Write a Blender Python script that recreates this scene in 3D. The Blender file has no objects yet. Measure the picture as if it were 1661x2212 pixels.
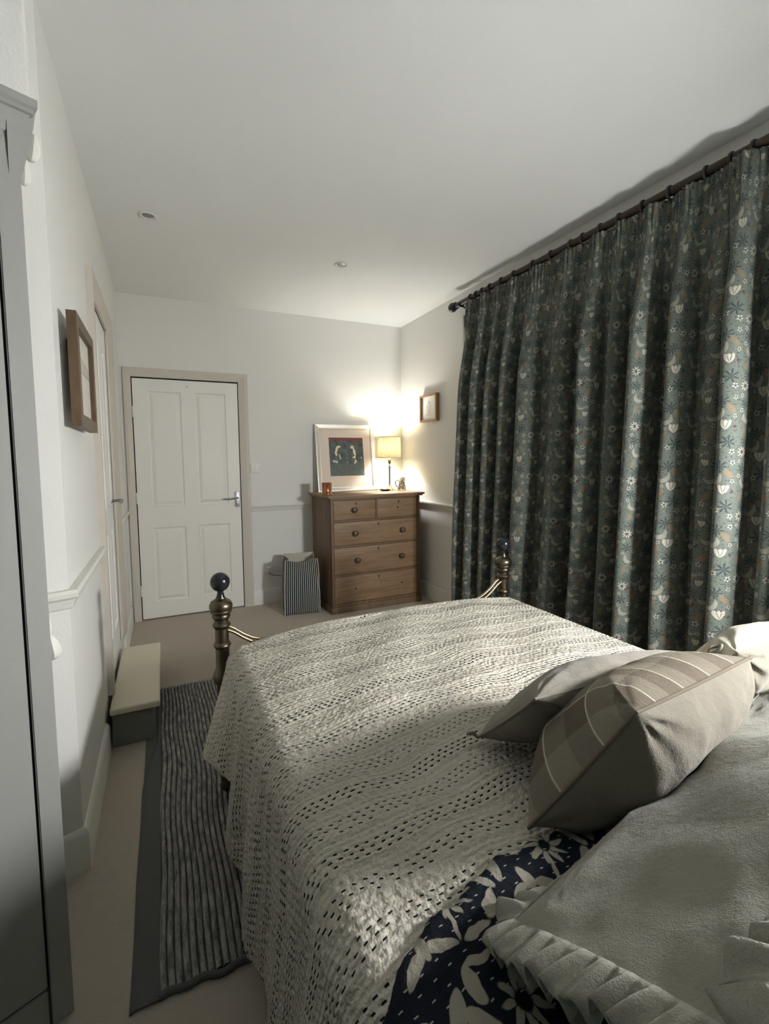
import bpy, bmesh, math, random
import numpy as np
from math import sin, cos, pi, radians, sqrt, exp, atan2, hypot
from mathutils import Vector, Matrix, noise as mnoise

random.seed(7)
SC = bpy.context.scene
COL = SC.collection

# ------------------------------------------------------------------ camera
W, H = 1661.0, 2212.0
CAM_H, YAW, PITCH, ROLL, FPX = 1.3102, 0.43546, -0.07261, -0.01154, 999.04
PPX, PPY = -14.82, -39.65
fw = Vector((sin(YAW) * cos(PITCH), cos(YAW) * cos(PITCH), sin(PITCH)))
rt = Vector((cos(YAW), -sin(YAW), 0))
up = rt.cross(fw)
r2 = cos(ROLL) * rt + sin(ROLL) * up
u2 = -sin(ROLL) * rt + cos(ROLL) * up
cam_data = bpy.data.cameras.new('camera')
cam = bpy.data.objects.new('camera', cam_data)
COL.objects.link(cam)
M = Matrix(((r2.x, u2.x, -fw.x, 0), (r2.y, u2.y, -fw.y, 0), (r2.z, u2.z, -fw.z, CAM_H), (0, 0, 0, 1)))
cam.matrix_world = M
cam_data.sensor_fit = 'AUTO'
cam_data.sensor_width = 36
cam_data.lens = FPX / H * 36
cam_data.shift_x = -PPX / H
cam_data.shift_y = PPY / H
cam_data.clip_start = 0.02
SC.camera = cam

# ------------------------------------------------------------------ world, lights, exposure
world = bpy.data.worlds.new('world')
SC.world = world
world.use_nodes = True
world.node_tree.nodes['Background'].inputs[0].default_value = (0.10, 0.12, 0.14, 1)
world.node_tree.nodes['Background'].inputs[1].default_value = 0.02
CHEST_BULB = (4.8, (0.97, 0.98, 0.98))
BEDSIDE_GLOBE = (66.0, (0.96, 0.97, 0.97))
SC.view_settings.view_transform = 'Standard'
SC.view_settings.look = 'None'
SC.view_settings.exposure = 2.35
SC.view_settings.gamma = 1.0
SC.view_settings.use_curve_mapping = False
SC.cycles.max_bounces = 9
SC.cycles.diffuse_bounces = 6
SC.cycles.use_denoising = True
SC.cycles.sample_clamp_indirect = 6.0
SC.cycles.caustics_reflective = False
SC.cycles.caustics_refractive = False

# ------------------------------------------------------------------ helpers
def lin(c):
    return tuple((x / 12.92 if x <= 0.04045 else ((x + 0.055) / 1.055) ** 2.4) for x in (v / 255.0 for v in c))

def link(name, me, mat=None, parent=None):
    o = bpy.data.objects.new(name, me)
    COL.objects.link(o)
    if mat is not None:
        for m in (mat if isinstance(mat, (list, tuple)) else [mat]):
            me.materials.append(m)
    if parent is not None:
        o.parent = parent
    return o

def mesh(name, verts, faces, mat=None, parent=None, smooth=True, angle=40, uvs=None, midx=None):
    me = bpy.data.meshes.new(name)
    me.from_pydata([tuple(map(float, v)) for v in verts], [], faces)
    if uvs is not None:
        ul = me.uv_layers.new(name='UVMap')
        li = np.zeros(len(me.loops), dtype=np.int32)
        me.loops.foreach_get('vertex_index', li)
        ul.data.foreach_set('uv', np.asarray(uvs, dtype=np.float32)[li].ravel())
    o = link(name, me, mat, parent)
    if midx is not None:
        me.polygons.foreach_set('material_index', midx)
    if smooth:
        me.polygons.foreach_set('use_smooth', [True] * len(me.polygons))
        if angle:
            me.set_sharp_from_angle(angle=radians(angle))
    me.update()
    return o

class MB:
    """collects shapes into one mesh"""
    def __init__(s):
        s.bm = bmesh.new()
    def box(s, x0, x1, y0, y1, z0, z1, bev=0.0, seg=2, mtx=None):
        t = bmesh.new()
        bmesh.ops.create_cube(t, size=1.0)
        for v in t.verts:
            v.co = Vector(((x0 + x1) / 2 + v.co.x * (x1 - x0), (y0 + y1) / 2 + v.co.y * (y1 - y0), (z0 + z1) / 2 + v.co.z * (z1 - z0)))
        if bev > 0:
            bmesh.ops.bevel(t, geom=list(t.edges), offset=bev, segments=seg, affect='EDGES', profile=0.6)
        s._add(t, mtx)
        return s
    def _add(s, t, mtx=None):
        if mtx is not None:
            bmesh.ops.transform(t, matrix=mtx, verts=t.verts)
        me = bpy.data.meshes.new('tmp')
        t.to_mesh(me); t.free()
        s.bm.from_mesh(me)
        bpy.data.meshes.remove(me)
    def raw(s, verts, faces, mtx=None):
        t = bmesh.new()
        vs = [t.verts.new(tuple(map(float, v))) for v in verts]
        for f in faces:
            try: t.faces.new([vs[i] for i in f])
            except ValueError: pass
        s._add(t, mtx)
        return s
    def lathe(s, prof, seg=32, mtx=None):
        v, f = [], []
        n = len(prof)
        for i in range(seg):
            a = 2 * pi * i / seg
            for r, z in prof:
                v.append((r * cos(a), r * sin(a), z))
        for i in range(seg):
            j = (i + 1) % seg
            for k in range(n - 1):
                f.append((i * n + k, j * n + k, j * n + k + 1, i * n + k + 1))
        t = bmesh.new()
        vs = [t.verts.new(p) for p in v]
        for q in f:
            t.faces.new([vs[i] for i in q])
        bmesh.ops.remove_doubles(t, verts=t.verts, dist=1e-6)
        s._add(t, mtx)
        return s
    def tube(s, pts, r, seg=12, caps=True):
        v, f = tube_geo(pts, r, seg, caps)
        return s.raw(v, f)
    def build(s, name, mat, parent=None, smooth=True, angle=35):
        bmesh.ops.recalc_face_normals(s.bm, faces=s.bm.faces)
        me = bpy.data.meshes.new(name)
        s.bm.to_mesh(me); s.bm.free()
        o = link(name, me, mat, parent)
        if smooth:
            me.polygons.foreach_set('use_smooth', [True] * len(me.polygons))
            me.set_sharp_from_angle(angle=radians(angle))
        return o

def tube_geo(pts, r, seg=12, caps=True):
    pts = [Vector(p) for p in pts]
    v, f = [], []
    prev = None
    for i, p in enumerate(pts):
        d = (pts[min(i + 1, len(pts) - 1)] - pts[max(i - 1, 0)]).normalized()
        if prev is None:
            a = Vector((0, 0, 1)) if abs(d.z) < 0.9 else Vector((1, 0, 0))
            n = d.cross(a).normalized()
        else:
            n = (prev - d * prev.dot(d)).normalized()
        prev = n
        b = d.cross(n)
        rr = r[i] if isinstance(r, (list, tuple)) else r
        for k in range(seg):
            a = 2 * pi * k / seg
            v.append(p + n * rr * cos(a) + b * rr * sin(a))
    for i in range(len(pts) - 1):
        for k in range(seg):
            k2 = (k + 1) % seg
            f.append((i * seg + k, i * seg + k2, (i + 1) * seg + k2, (i + 1) * seg + k))
    if caps:
        f.append(tuple(range(seg - 1, -1, -1)))
        f.append(tuple((len(pts) - 1) * seg + k for k in range(seg)))
    return v, f

def smooth_path(pts, n=10):
    """Catmull-Rom"""
    P = [Vector(p) for p in pts]
    out = []
    for i in range(len(P) - 1):
        p0, p1, p2, p3 = P[max(i - 1, 0)], P[i], P[i + 1], P[min(i + 2, len(P) - 1)]
        for k in range(n):
            t = k / n
            out.append(0.5 * ((2 * p1) + (p2 - p0) * t + (2 * p0 - 5 * p1 + 4 * p2 - p3) * t * t + (3 * p1 - p0 - 3 * p2 + p3) * t ** 3))
    out.append(P[-1])
    return out

def tag(o, label, cat, group=None, kind=None):
    o['label'] = label
    o['category'] = cat
    if group: o['group'] = group
    if kind: o['kind'] = kind
    return o

def thing(name, loc, label, cat, group=None, kind=None, rotz=0.0):
    o = bpy.data.objects.new(name, None)
    o.empty_display_size = 0.05
    COL.objects.link(o)
    o.location = loc
    o.rotation_euler = (0, 0, rotz)
    return tag(o, label, cat, group, kind)

def struct(o, label, cat):
    return tag(o, label, cat, kind='structure')

def grid_faces(nu, nv, off=0):
    return [(off + i * nv + j, off + (i + 1) * nv + j, off + (i + 1) * nv + j + 1, off + i * nv + j + 1) for i in range(nu - 1) for j in range(nv - 1)]

def sweep_profile(path, prof, closed=False):
    """path: list of (x,y) points along a wall with the room on the left-hand normal; prof: (out,z)"""
    n = len(path)
    P = [Vector((p[0], p[1])) for p in path]
    v, f = [], []
    for i in range(n):
        if i == 0: d0 = d1 = (P[1] - P[0]).normalized()
        elif i == n - 1: d0 = d1 = (P[-1] - P[-2]).normalized()
        else:
            d0 = (P[i] - P[i - 1]).normalized(); d1 = (P[i + 1] - P[i]).normalized()
        n0 = Vector((-d0.y, d0.x)); n1 = Vector((-d1.y, d1.x))
        m = (n0 + n1).normalized()
        m = m / max(0.3, m.dot(n0))
        for o_, z in prof:
            v.append((P[i].x + m.x * o_, P[i].y + m.y * o_, z))
    k = len(prof)
    for i in range(n - 1):
        for j in range(k):
            j2 = (j + 1) % k
            f.append((i * k + j, (i + 1) * k + j, (i + 1) * k + j2, i * k + j2))
    f.append(tuple(range(k))); f.append(tuple((n - 1) * k + j for j in range(k - 1, -1, -1)))
    return v, f

# ------------------------------------------------------------------ node expression helper
class X:
    def __init__(s, nt, sock): s.nt, s.s = nt, sock
    def _m(s, op, *a):
        n = s.nt.nodes.new('ShaderNodeMath'); n.operation = op
        for i, q in enumerate((s,) + a):
            if isinstance(q, X): s.nt.links.new(q.s, n.inputs[i])
            else: n.inputs[i].default_value = float(q)
        return X(s.nt, n.outputs[0])
    def __add__(s, o): return s._m('ADD', o)
    __radd__ = __add__
    def __sub__(s, o): return s._m('SUBTRACT', o)
    def __rsub__(s, o): return (s * -1.0) + o
    def __mul__(s, o): return s._m('MULTIPLY', o)
    __rmul__ = __mul__
    def __truediv__(s, o): return s._m('DIVIDE', o)
    def sin(s): return s._m('SINE')
    def cos(s): return s._m('COSINE')
    def abs(s): return s._m('ABSOLUTE')
    def floor(s): return s._m('FLOOR')
    def fract(s): return s._m('FRACT')
    def sqrt(s): return s._m('SQRT')
    def ping(s, k): return s._m('PINGPONG', k)
    def mod(s, k): return s._m('FLOORED_MODULO', k)
    def min(s, o): return s._m('MINIMUM', o)
    def max(s, o): return s._m('MAXIMUM', o)
    def lt(s, o): return s._m('LESS_THAN', o)
    def gt(s, o): return s._m('GREATER_THAN', o)
    def atan2(s, o): return s._m('ARCTAN2', o)
    def pow(s, o): return s._m('POWER', o)
    def clamp(s):
        r = s._m('ADD', 0.0); r.s.node.use_clamp = True; return r
    def below(s, edge, soft):
        """1 where s<edge, soft edge"""
        return ((edge - s) / soft + 0.5).clamp() if isinstance(edge, X) else ((s * -1.0 + edge) / soft + 0.5).clamp()

class Mat:
    def __init__(s, name, rough=0.6, spec=0.3):
        s.m = bpy.data.materials.new(name)
        s.m.use_nodes = True
        s.nt = s.m.node_tree
        s.b = s.nt.nodes['Principled BSDF']
        s.b.inputs['Roughness'].default_value = rough
        s.b.inputs['Specular IOR Level'].default_value = spec
        s.tc = s.nt.nodes.new('ShaderNodeTexCoord')
        s.h = None
    def x(s, sock): return X(s.nt, sock)
    def uv(s):
        n = s.nt.nodes.new('ShaderNodeSeparateXYZ'); s.nt.links.new(s.tc.outputs['UV'], n.inputs[0])
        return s.x(n.outputs[0]), s.x(n.outputs[1])
    def obj(s):
        n = s.nt.nodes.new('ShaderNodeSeparateXYZ'); s.nt.links.new(s.tc.outputs['Object'], n.inputs[0])
        return tuple(s.x(n.outputs[i]) for i in range(3))
    def vec(s, *a):
        n = s.nt.nodes.new('ShaderNodeCombineXYZ')
        for i, q in enumerate(a):
            if isinstance(q, X): s.nt.links.new(q.s, n.inputs[i])
            else: n.inputs[i].default_value = q
        return n.outputs[0]
    def noise(s, scale, detail=3.0, rough=0.55, vec=None, coord='Object', stretch=None, dist=0.0):
        n = s.nt.nodes.new('ShaderNodeTexNoise')
        n.inputs['Scale'].default_value = scale; n.inputs['Detail'].default_value = detail
        n.inputs['Roughness'].default_value = rough; n.inputs['Distortion'].default_value = dist
        v = vec if vec is not None else s.tc.outputs[coord]
        if stretch:
            mp = s.nt.nodes.new('ShaderNodeMapping'); mp.inputs['Scale'].default_value = stretch
            s.nt.links.new(v, mp.inputs[0]); v = mp.outputs[0]
        s.nt.links.new(v, n.inputs['Vector'])
        return s.x(n.outputs[0])
    def voro(s, scale, feature='F1', vec=None, coord='Object', rnd=1.0):
        n = s.nt.nodes.new('ShaderNodeTexVoronoi'); n.feature = feature
        n.inputs['Scale'].default_value = scale
        n.inputs['Randomness'].default_value = rnd
        s.nt.links.new(vec if vec is not None else s.tc.outputs[coord], n.inputs['Vector'])
        return s.x(n.outputs['Distance'])
    def col(s, c):
        n = s.nt.nodes.new('ShaderNodeRGB'); n.outputs[0].default_value = (*c, 1); return n.outputs[0]
    def mix(s, fac, a, b):
        n = s.nt.nodes.new('ShaderNodeMix'); n.data_type = 'RGBA'
        if isinstance(fac, X): s.nt.links.new(fac.s, n.inputs[0])
        else: n.inputs[0].default_value = fac
        for q, i in ((a, 6), (b, 7)):
            if isinstance(q, tuple): n.inputs[i].default_value = (*q, 1)
            else: s.nt.links.new(q, n.inputs[i])
        return n.outputs[2]
    def base(s, c):
        if isinstance(c, tuple): s.b.inputs['Base Color'].default_value = (*c, 1)
        else: s.nt.links.new(c, s.b.inputs['Base Color'])
        return s
    def rough(s, x_):
        s.nt.links.new(x_.s, s.b.inputs['Roughness']); return s
    def bump(s, h, dist=0.002, strength=1.0):
        n = s.nt.nodes.new('ShaderNodeBump'); n.inputs['Distance'].default_value = dist; n.inputs['Strength'].default_value = strength
        s.nt.links.new(h.s, n.inputs['Height'])
        s.nt.links.new(n.outputs[0], s.b.inputs['Normal'])
        return s

def paint(name, c, rough=0.55, var=0.05, bump=0.0006, scale=60, spec=0.3):
    m = Mat(name, rough, spec)
    n = m.noise(2.2, 3)
    a = tuple(v * (1 - var) for v in c); b = tuple(min(1, v * (1 + var)) for v in c)
    m.base(m.mix(n, a, b))
    m.bump(m.noise(scale, 4), bump)
    return m.m

def metal(name, c, rough=0.35, var=0.3):
    m = Mat(name, rough, 0.5)
    m.b.inputs['Metallic'].default_value = 1.0
    n = m.noise(30, 5, 0.65)
    m.base(m.mix(n, tuple(v * (1 - var) for v in c), tuple(min(1, v * (1 + var)) for v in c)))
    m.rough(m.noise(45, 4) * 0.3 + (rough - 0.12))
    return m.m

def wood(name, c0, c1, rough=0.45, stretch=(3, 40, 40), knots=False):
    m = Mat(name, rough, 0.35)
    n = m.noise(1.0, 6, 0.6, stretch=stretch, dist=1.2)
    c = m.mix(((n - 0.35) * 3.0).clamp(), c0, c1)
    if knots:
        k = m.voro(4.3)
        mk = k.below(0.10, 0.06) * m.noise(9, 2).gt(0.52)
        c = m.mix(mk * 0.8, c, tuple(v * 0.3 for v in c0))
        w = m.noise(3.0, 4)
        c = m.mix(((w - 0.5) * 2).clamp() * 0.4, c, tuple(v * 0.6 for v in c0))
    m.base(c)
    m.bump(n, 0.0008)
    return m.m

def linen(name, c, var=0.12, scale=700, bump=0.0012):
    m = Mat(name, 0.92, 0.15)
    n = m.noise(14, 5, 0.65)
    f = m.noise(420, 2)
    cc = m.mix(n, tuple(v * (1 - var) for v in c), tuple(min(1, v * (1 + var)) for v in c))
    cc = m.mix(f * 0.5, cc, tuple(v * 0.72 for v in c))
    m.base(cc)
    m.b.inputs['Sheen Weight'].default_value = 0.15
    h = m.noise(22, 4, 0.6) * 1.6 + m.noise(520, 2) * 0.35
    m.bump(h, bump * 2)
    return m.m

# ------------------------------------------------------------------ materials
M_WALL = paint('wall_paint', (0.74, 0.73, 0.695), 0.75, 0.015, 0.0008, 120, 0.2)
M_CEIL = paint('ceiling_paint', (0.81, 0.82, 0.815), 0.85, 0.012, 0.0008, 110, 0.15)
M_BACKW = paint('fill_cutting_dark_wall', (0.10, 0.125, 0.115), 0.8, 0.02)  # colour invented for the unseen walls, dark to cut fill light near the camera
M_TRIM = paint('trim_paint', (0.72, 0.71, 0.66), 0.45, 0.015, 0.0004, 60)
M_CASING = paint('casing_paint', (0.58, 0.535, 0.47), 0.5, 0.02, 0.0004, 60)
M_DOOR = paint('door_paint', (0.80, 0.78, 0.73), 0.4, 0.015, 0.0003, 90)
M_DOORW = paint('gloss_door_paint', (0.84, 0.83, 0.80), 0.3, 0.03, 0.0005, 40)
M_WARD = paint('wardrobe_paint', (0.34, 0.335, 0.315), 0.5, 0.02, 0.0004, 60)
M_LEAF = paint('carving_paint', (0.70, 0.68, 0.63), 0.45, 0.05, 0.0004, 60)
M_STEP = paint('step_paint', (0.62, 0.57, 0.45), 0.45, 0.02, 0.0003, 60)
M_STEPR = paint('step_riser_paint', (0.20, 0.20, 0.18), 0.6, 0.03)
M_BLACKP = paint('ebonised_wood', (0.012, 0.013, 0.017), 0.22, 0.1, 0.0002, 40, 0.5)
M_DARK = paint('dark_gap', (0.01, 0.01, 0.012), 0.9)
M_WHITEP = paint('white_plastic', (0.72, 0.71, 0.67), 0.35, 0.01, 0.0001)
M_BRASS = metal('aged_brass', (0.13, 0.108, 0.078), 0.36, 0.35)
M_BRASSL = metal('bright_brass', (0.55, 0.43, 0.24), 0.3, 0.2)
M_BRASSD = metal('worn_brass_rod', (0.34, 0.27, 0.165), 0.3, 0.3)
M_STEEL = metal('satin_steel', (0.36, 0.36, 0.37), 0.38, 0.1)
M_IRON = paint('dark_iron', (0.03, 0.026, 0.024), 0.45, 0.2, 0.0003, 80, 0.5)
M_POLE = wood('dark_walnut_pole', (0.030, 0.019, 0.012), (0.055, 0.034, 0.02), 0.35, (40, 3, 40))
M_PINE = wood('aged_pine', (0.205, 0.125, 0.066), (0.31, 0.20, 0.112), 0.5, (2.5, 30, 30), True)
M_PINEV = wood('aged_pine_upright_shaded', (0.135, 0.085, 0.05), (0.21, 0.135, 0.08), 0.5, (30, 30, 2.5), True)  # upright grain, colour darkened for shade on the sides and between drawers
M_KNOB = wood('dark_turned_pine', (0.07, 0.045, 0.028), (0.12, 0.08, 0.05), 0.4, (20, 20, 8))
M_OAK = wood('oak_frame', (0.30, 0.17, 0.07), (0.42, 0.26, 0.12), 0.45, (12, 12, 4))
M_WALNUT = wood('brown_frame', (0.095, 0.060, 0.036), (0.145, 0.095, 0.058), 0.45, (30, 6, 6))
M_SILVER = metal('silver_leaf', (0.72, 0.69, 0.62), 0.42, 0.08)
M_MOUNT = paint('cream_mount', (0.72, 0.62, 0.54), 0.8, 0.02)
M_PAPER = paint('white_paper', (0.78, 0.77, 0.75), 0.8, 0.01)

def carpet_mat():
    m = Mat('carpet', 0.95, 0.1)
    n = m.noise(3, 3); f = m.noise(260, 3, 0.7)
    x_, y_, z_ = m.obj()
    rib = ((y_ * 2 * pi / 0.011) + m.noise(14, 2) * 3.0).sin()
    c = m.mix(n, (0.54, 0.475, 0.395), (0.61, 0.54, 0.455))
    c = m.mix(f * 0.4, c, (0.33, 0.28, 0.23))
    m.base(c)
    m.bump(rib * 0.16 + m.noise(300, 3, 0.7) * 1.6, 0.003)
    return m.m
M_CARPET = carpet_mat()

def rug_flat_mat():
    m = Mat('rug_border', 0.95, 0.1)
    f = m.noise(330, 3, 0.7)
    c = m.mix(f, (0.085, 0.088, 0.085), (0.16, 0.16, 0.15))
    m.base(c); m.bump(f, 0.003)
    return m.m
def rug_rib_mat():
    m = Mat('rug_rope', 0.95, 0.1)
    n = m.noise(70, 4, 0.7, stretch=(1, .22, 1)); f = m.noise(300, 3, 0.7, stretch=(1, .3, 1))
    u, v = m.uv()
    valley_shade = (u * 2 * pi / 0.0185).cos() * 0.5 + 0.5
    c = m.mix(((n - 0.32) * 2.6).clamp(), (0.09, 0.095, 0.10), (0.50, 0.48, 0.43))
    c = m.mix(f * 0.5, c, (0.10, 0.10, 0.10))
    c = m.mix(valley_shade.pow(9.0) * 0.85, c, (0.02, 0.022, 0.028))  # shade in the grooves between ropes painted into the colour
    m.base(c); m.bump(f, 0.002)
    return m.m
M_RUGB, M_RUGR = rug_flat_mat(), rug_rib_mat()

def motif_flower(u, v, cx, cy, r, n, rot=0.0, inner=0.30, depth=0.36):
    dx = u - cx; dy = v - cy
    d = (dx * dx + dy * dy).sqrt()
    a = dy.atan2(dx) * float(n) + rot
    rad = (a.cos() * depth + (1 - depth)) * r
    pet = d.below(rad, r * 0.12)
    cen = d.below(inner * r, r * 0.1)
    return pet, cen, d
def motif_ell(u, v, cx, cy, a, b, ang):
    ca, sa = cos(ang), sin(ang)
    dx = u - cx; dy = v - cy
    p = (dx * ca + dy * sa) / a; q = (dy * ca - dx * sa) / b
    return (p * p + q * q).below(1.0, 0.25)
def motif_crescent(u, v, cx, cy, R, dy_, r2_, dx_=0.0):
    dx = u - cx; dy = v - cy
    d1 = (dx * dx + dy * dy).sqrt().below(R, R * .06)
    dz = v - (cy + dy_); dw = u - (cx + dx_)
    d2 = (dw * dw + dz * dz).sqrt().below(r2_, R * .06)
    return (d1 - d2).clamp()

def curtain_mat():
    m = Mat('floral_curtain', 0.8, 0.25)
    u0, v0 = m.uv()
    u0 = u0 * 1.0; v0 = v0 * 0.96
    wv = m.vec(u0, v0, 0.0)
    n1 = m.noise(26, 3, vec=wv)
    n2 = m.noise(26, 3, vec=m.vec(u0 + 3.7, v0, 1.0))
    uu = u0 + (n1 - 0.5) * 0.012; vv = v0 + (n2 - 0.5) * 0.012
    TW, TH = 0.170, 0.250
    col_ = (uu / TW).floor()
    u = uu - col_ * TW; v = (vv + col_.mod(2.0) * TH * 0.5).mod(TH)
    GRN, GRN2, NAVY = (0.074, 0.088, 0.078), (0.118, 0.130, 0.110), (0.018, 0.028, 0.032)
    CREAM, PALE, OCH, RED = (0.37, 0.335, 0.28), (0.25, 0.235, 0.19), (0.155, 0.115, 0.075), (0.075, 0.024, 0.03)
    c = m.mix(m.noise(60, 4, vec=wv), GRN, GRN2)
    # fine vines and small leaves in the ground of the print
    e = m.voro(52, 'DISTANCE_TO_EDGE', vec=m.vec(u0 + (n1 - .5) * .05, v0 + (n2 - .5) * .05, 0.0))
    c = m.mix(e.below(0.05, 0.05) * 0.6, c, (0.105, 0.12, 0.09))
    lf = m.noise(120, 2, vec=wv)
    c = m.mix(((lf - 0.56) * 12).clamp() * 0.75, c, NAVY)
    c = m.mix(((0.37 - lf) * 14).clamp() * 0.5, c, (0.10, 0.11, 0.085))
    for k_, (a1, f1, p1) in enumerate(((.022, 26, 0.3), (.018, 51, 2.0))):
        line = ((u - TW * (.3 + .4 * k_)) - (v * f1 + p1).sin() * a1).abs()
        c = m.mix(line.below(.0016, .0012) * .55, c, (0.13, 0.135, 0.10))
    # dark leaf tufts
    for cx, cy, r, n, rot in ((0.036, 0.062, 0.028, 7, 0.4), (0.128, 0.186, 0.026, 9, 1.0), (0.060, 0.216, 0.026, 8, 0), (0.142, 0.082, 0.022, 6, 2)):
        p, q, d = motif_flower(u, v, cx, cy, r, n, rot, 0.2, 0.55)
        c = m.mix(p * 0.85, c, NAVY)
    # ochre speckled leaves
    sp = m.voro(330, vec=wv).below(0.32, 0.2)
    och = m.mix(sp * 0.7, OCH, (0.24, 0.185, 0.12))
    for cx, cy, a, b, g in ((0.092, 0.096, 0.028, 0.011, 2.3), (0.030, 0.190, 0.024, 0.010, 0.8), (0.146, 0.226, 0.018, 0.008, 1.9)):
        c = m.mix(motif_ell(u, v, cx, cy, a, b, g) * 0.9, c, och)
    # pale curved leaves
    pale = m.mix(sp * 0.7, PALE, (0.10, 0.10, 0.085))
    c = m.mix(motif_crescent(u, v, 0.078, 0.172, 0.028, 0.016, 0.027, 0.008) * 0.9, c, pale)
    c = m.mix(motif_crescent(u, v, 0.128, 0.030, 0.024, 0.012, 0.023, -0.009) * 0.9, c, pale)
    # small dark red berries
    for cx, cy in ((0.118, 0.140), (0.127, 0.132), (0.014, 0.120)):
        c = m.mix(motif_ell(u, v, cx, cy, 0.0065, 0.0065, 0) * 0.9, c, RED)
    # buds
    for cx, cy, r in ((0.046, 0.128, 0.019), (0.104, 0.232, 0.013)):
        for g, off in ((1.57, 0.0), (1.15, 0.45), (2.0, -0.45)):
            c = m.mix(motif_ell(u, v, cx + off * r, cy + abs(off) * .2 * r, r * .95, r * .42, g) * 0.9, c, CREAM)
        c = m.mix(motif_ell(u, v, cx + .24 * r, cy, r * .8, r * .07, 1.3).max(motif_ell(u, v, cx - .24 * r, cy, r * .8, r * .07, 1.84)), c, (0.10, 0.10, 0.085))
    # daisies and small five-petal flowers
    p, q, d = motif_flower(u, v, 0.146, 0.148, 0.021, 9, 0.3, 0.36, 0.34)
    c = m.mix(p * 0.95, c, CREAM); c = m.mix(q, c, (0.05, 0.06, 0.06))
    for cx, cy, r in ((0.020, 0.024, 0.0125), (0.066, 0.046, 0.0115), (0.098, 0.020, 0.009), (0.014, 0.160, 0.0095), (0.108, 0.062, 0.0125), (0.080, 0.130, 0.009), (0.016, 0.232, 0.0105), (0.156, 0.112, 0.009), (0.156, 0.056, 0.0095)):
        p, q, d = motif_flower(u, v, cx, cy, r, 5, cx * 90, 0.32, 0.36)
        c = m.mix(p * 0.95, c, CREAM); c = m.mix(q, c, NAVY)
    m.base(c)
    m.b.inputs['Sheen Weight'].default_value = 0.12
    m.bump(m.noise(700, 2, vec=wv), 0.0006)
    return m.m
M_CURTAIN = curtain_mat()

def quilt_mat():
    m = Mat('kantha_quilt', 0.95, 0.1)
    u, v = m.uv()
    wv = m.vec(u, v, 0.0)
    PER = 0.070
    band = (v / PER).floor()
    p = v - band * PER
    k = (p / 0.0125 + 0.5).floor()
    dist = (p - k * 0.0125).abs()
    rows = k.gt(0.5) * k.lt(3.5)
    jit = m.noise(9, 2, vec=wv)
    ph = (u / 0.0192 + k * 0.39 + band * 0.61 + jit * 1.5)
    fr = ph.fract()
    cell = ph.floor()
    drop = (cell * 12.9898 + k * 78.233 + band * 37.7).sin() * 43758.5453
    drop = drop.fract()
    dash = (fr - 0.5).abs().below(0.19, 0.05) * dist.below(0.0014, 0.0006) * rows * drop.gt(0.10)
    n = m.noise(6, 3, vec=wv); f = m.noise(240, 4, 0.7, vec=wv)
    c = m.mix(n, (0.59, 0.54, 0.46), (0.65, 0.60, 0.515))
    c = m.mix(f * 0.35, c, (0.48, 0.45, 0.39))
    c = m.mix(dash, c, (0.012, 0.014, 0.02))
    m.base(c)
    puff = m.noise(62, 2, 0.5, vec=m.vec(u * 1.0, v * 0.9, 2.0))
    seam = (dist / 0.006).min(1.0)
    h = puff * 1.5 + seam * 0.30 + f * 0.25 - dash * 0.8
    m.bump(h, 0.0085)
    return m.m
M_QUILT = quilt_mat()

def navy_mat():
    m = Mat('navy_floral_reverse', 0.9, 0.15)
    u0, v0 = m.uv()
    wv = m.vec(u0, v0, 0.0)
    n1 = m.noise(16, 2, vec=wv); n2 = m.noise(16, 2, vec=m.vec(u0, v0, 4.0))
    u = (u0 + (n1 - .5) * .03).mod(0.19); v = (v0 + (n2 - .5) * .03).mod(0.16)
    NAVY, CR = (0.008, 0.0105, 0.017), (0.36, 0.33, 0.275)
    fab = m.mix(m.noise(300, 3, vec=wv), tuple(x_ * .75 for x_ in CR), CR)
    mask = None
    def add(q):
        nonlocal mask
        mask = q if mask is None else mask.max(q)
    for cx, cy, a, b, g in ((.02, .03, .024, .009, .5), (.045, .05, .02, .008, 1.6), (.068, .028, .022, .008, 2.5), (.012, .085, .027, .008, 1.3),
                            (.055, .105, .022, .010, 2.2), (.038, .125, .020, .010, .9), (.072, .130, .018, .010, 1.6),
                            (.120, .020, .026, .007, .2), (.160, .045, .022, .009, 1.0), (.172, .085, .028, .007, 1.9), (.150, .128, .024, .010, .6),
                            (.178, .140, .020, .006, 2.6), (.095, .150, .026, .005, .1), (.100, .045, .030, .004, 1.2), (.135, .150, .03, .004, 2.0)):
        add(motif_ell(u, v, cx, cy, a, b, g))
    p, q, d = motif_flower(u, v, 0.115, 0.085, 0.036, 9, 0.2, 0.3, 0.30)
    add((p - q).clamp())
    # veins cut out of the larger flowers
    a = (v - 0.085).atan2(u - 0.115)
    cut = ((a * 9 + 3.3).cos()).gt(0.93) * d.below(0.034, 0.002)
    mask = (mask - cut).clamp()
    c = m.mix(mask, NAVY, fab)
    k = (v0 / 0.0145).floor()
    dist = ((v0 / 0.0145).fract() - 0.5).abs() * 0.0145
    fr = (u0 / 0.027 + k * 0.43).fract()
    st = (fr - .5).abs().below(.10, .05) * dist.below(.0009, .0005)
    c = m.mix(st * (1.0 - mask), c, (0.4, 0.38, 0.33))
    m.base(c)
    m.bump(m.noise(70, 3, vec=wv) + m.noise(400, 2, vec=wv) * .2, 0.003)
    return m.m
M_NAVY = navy_mat()

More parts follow.
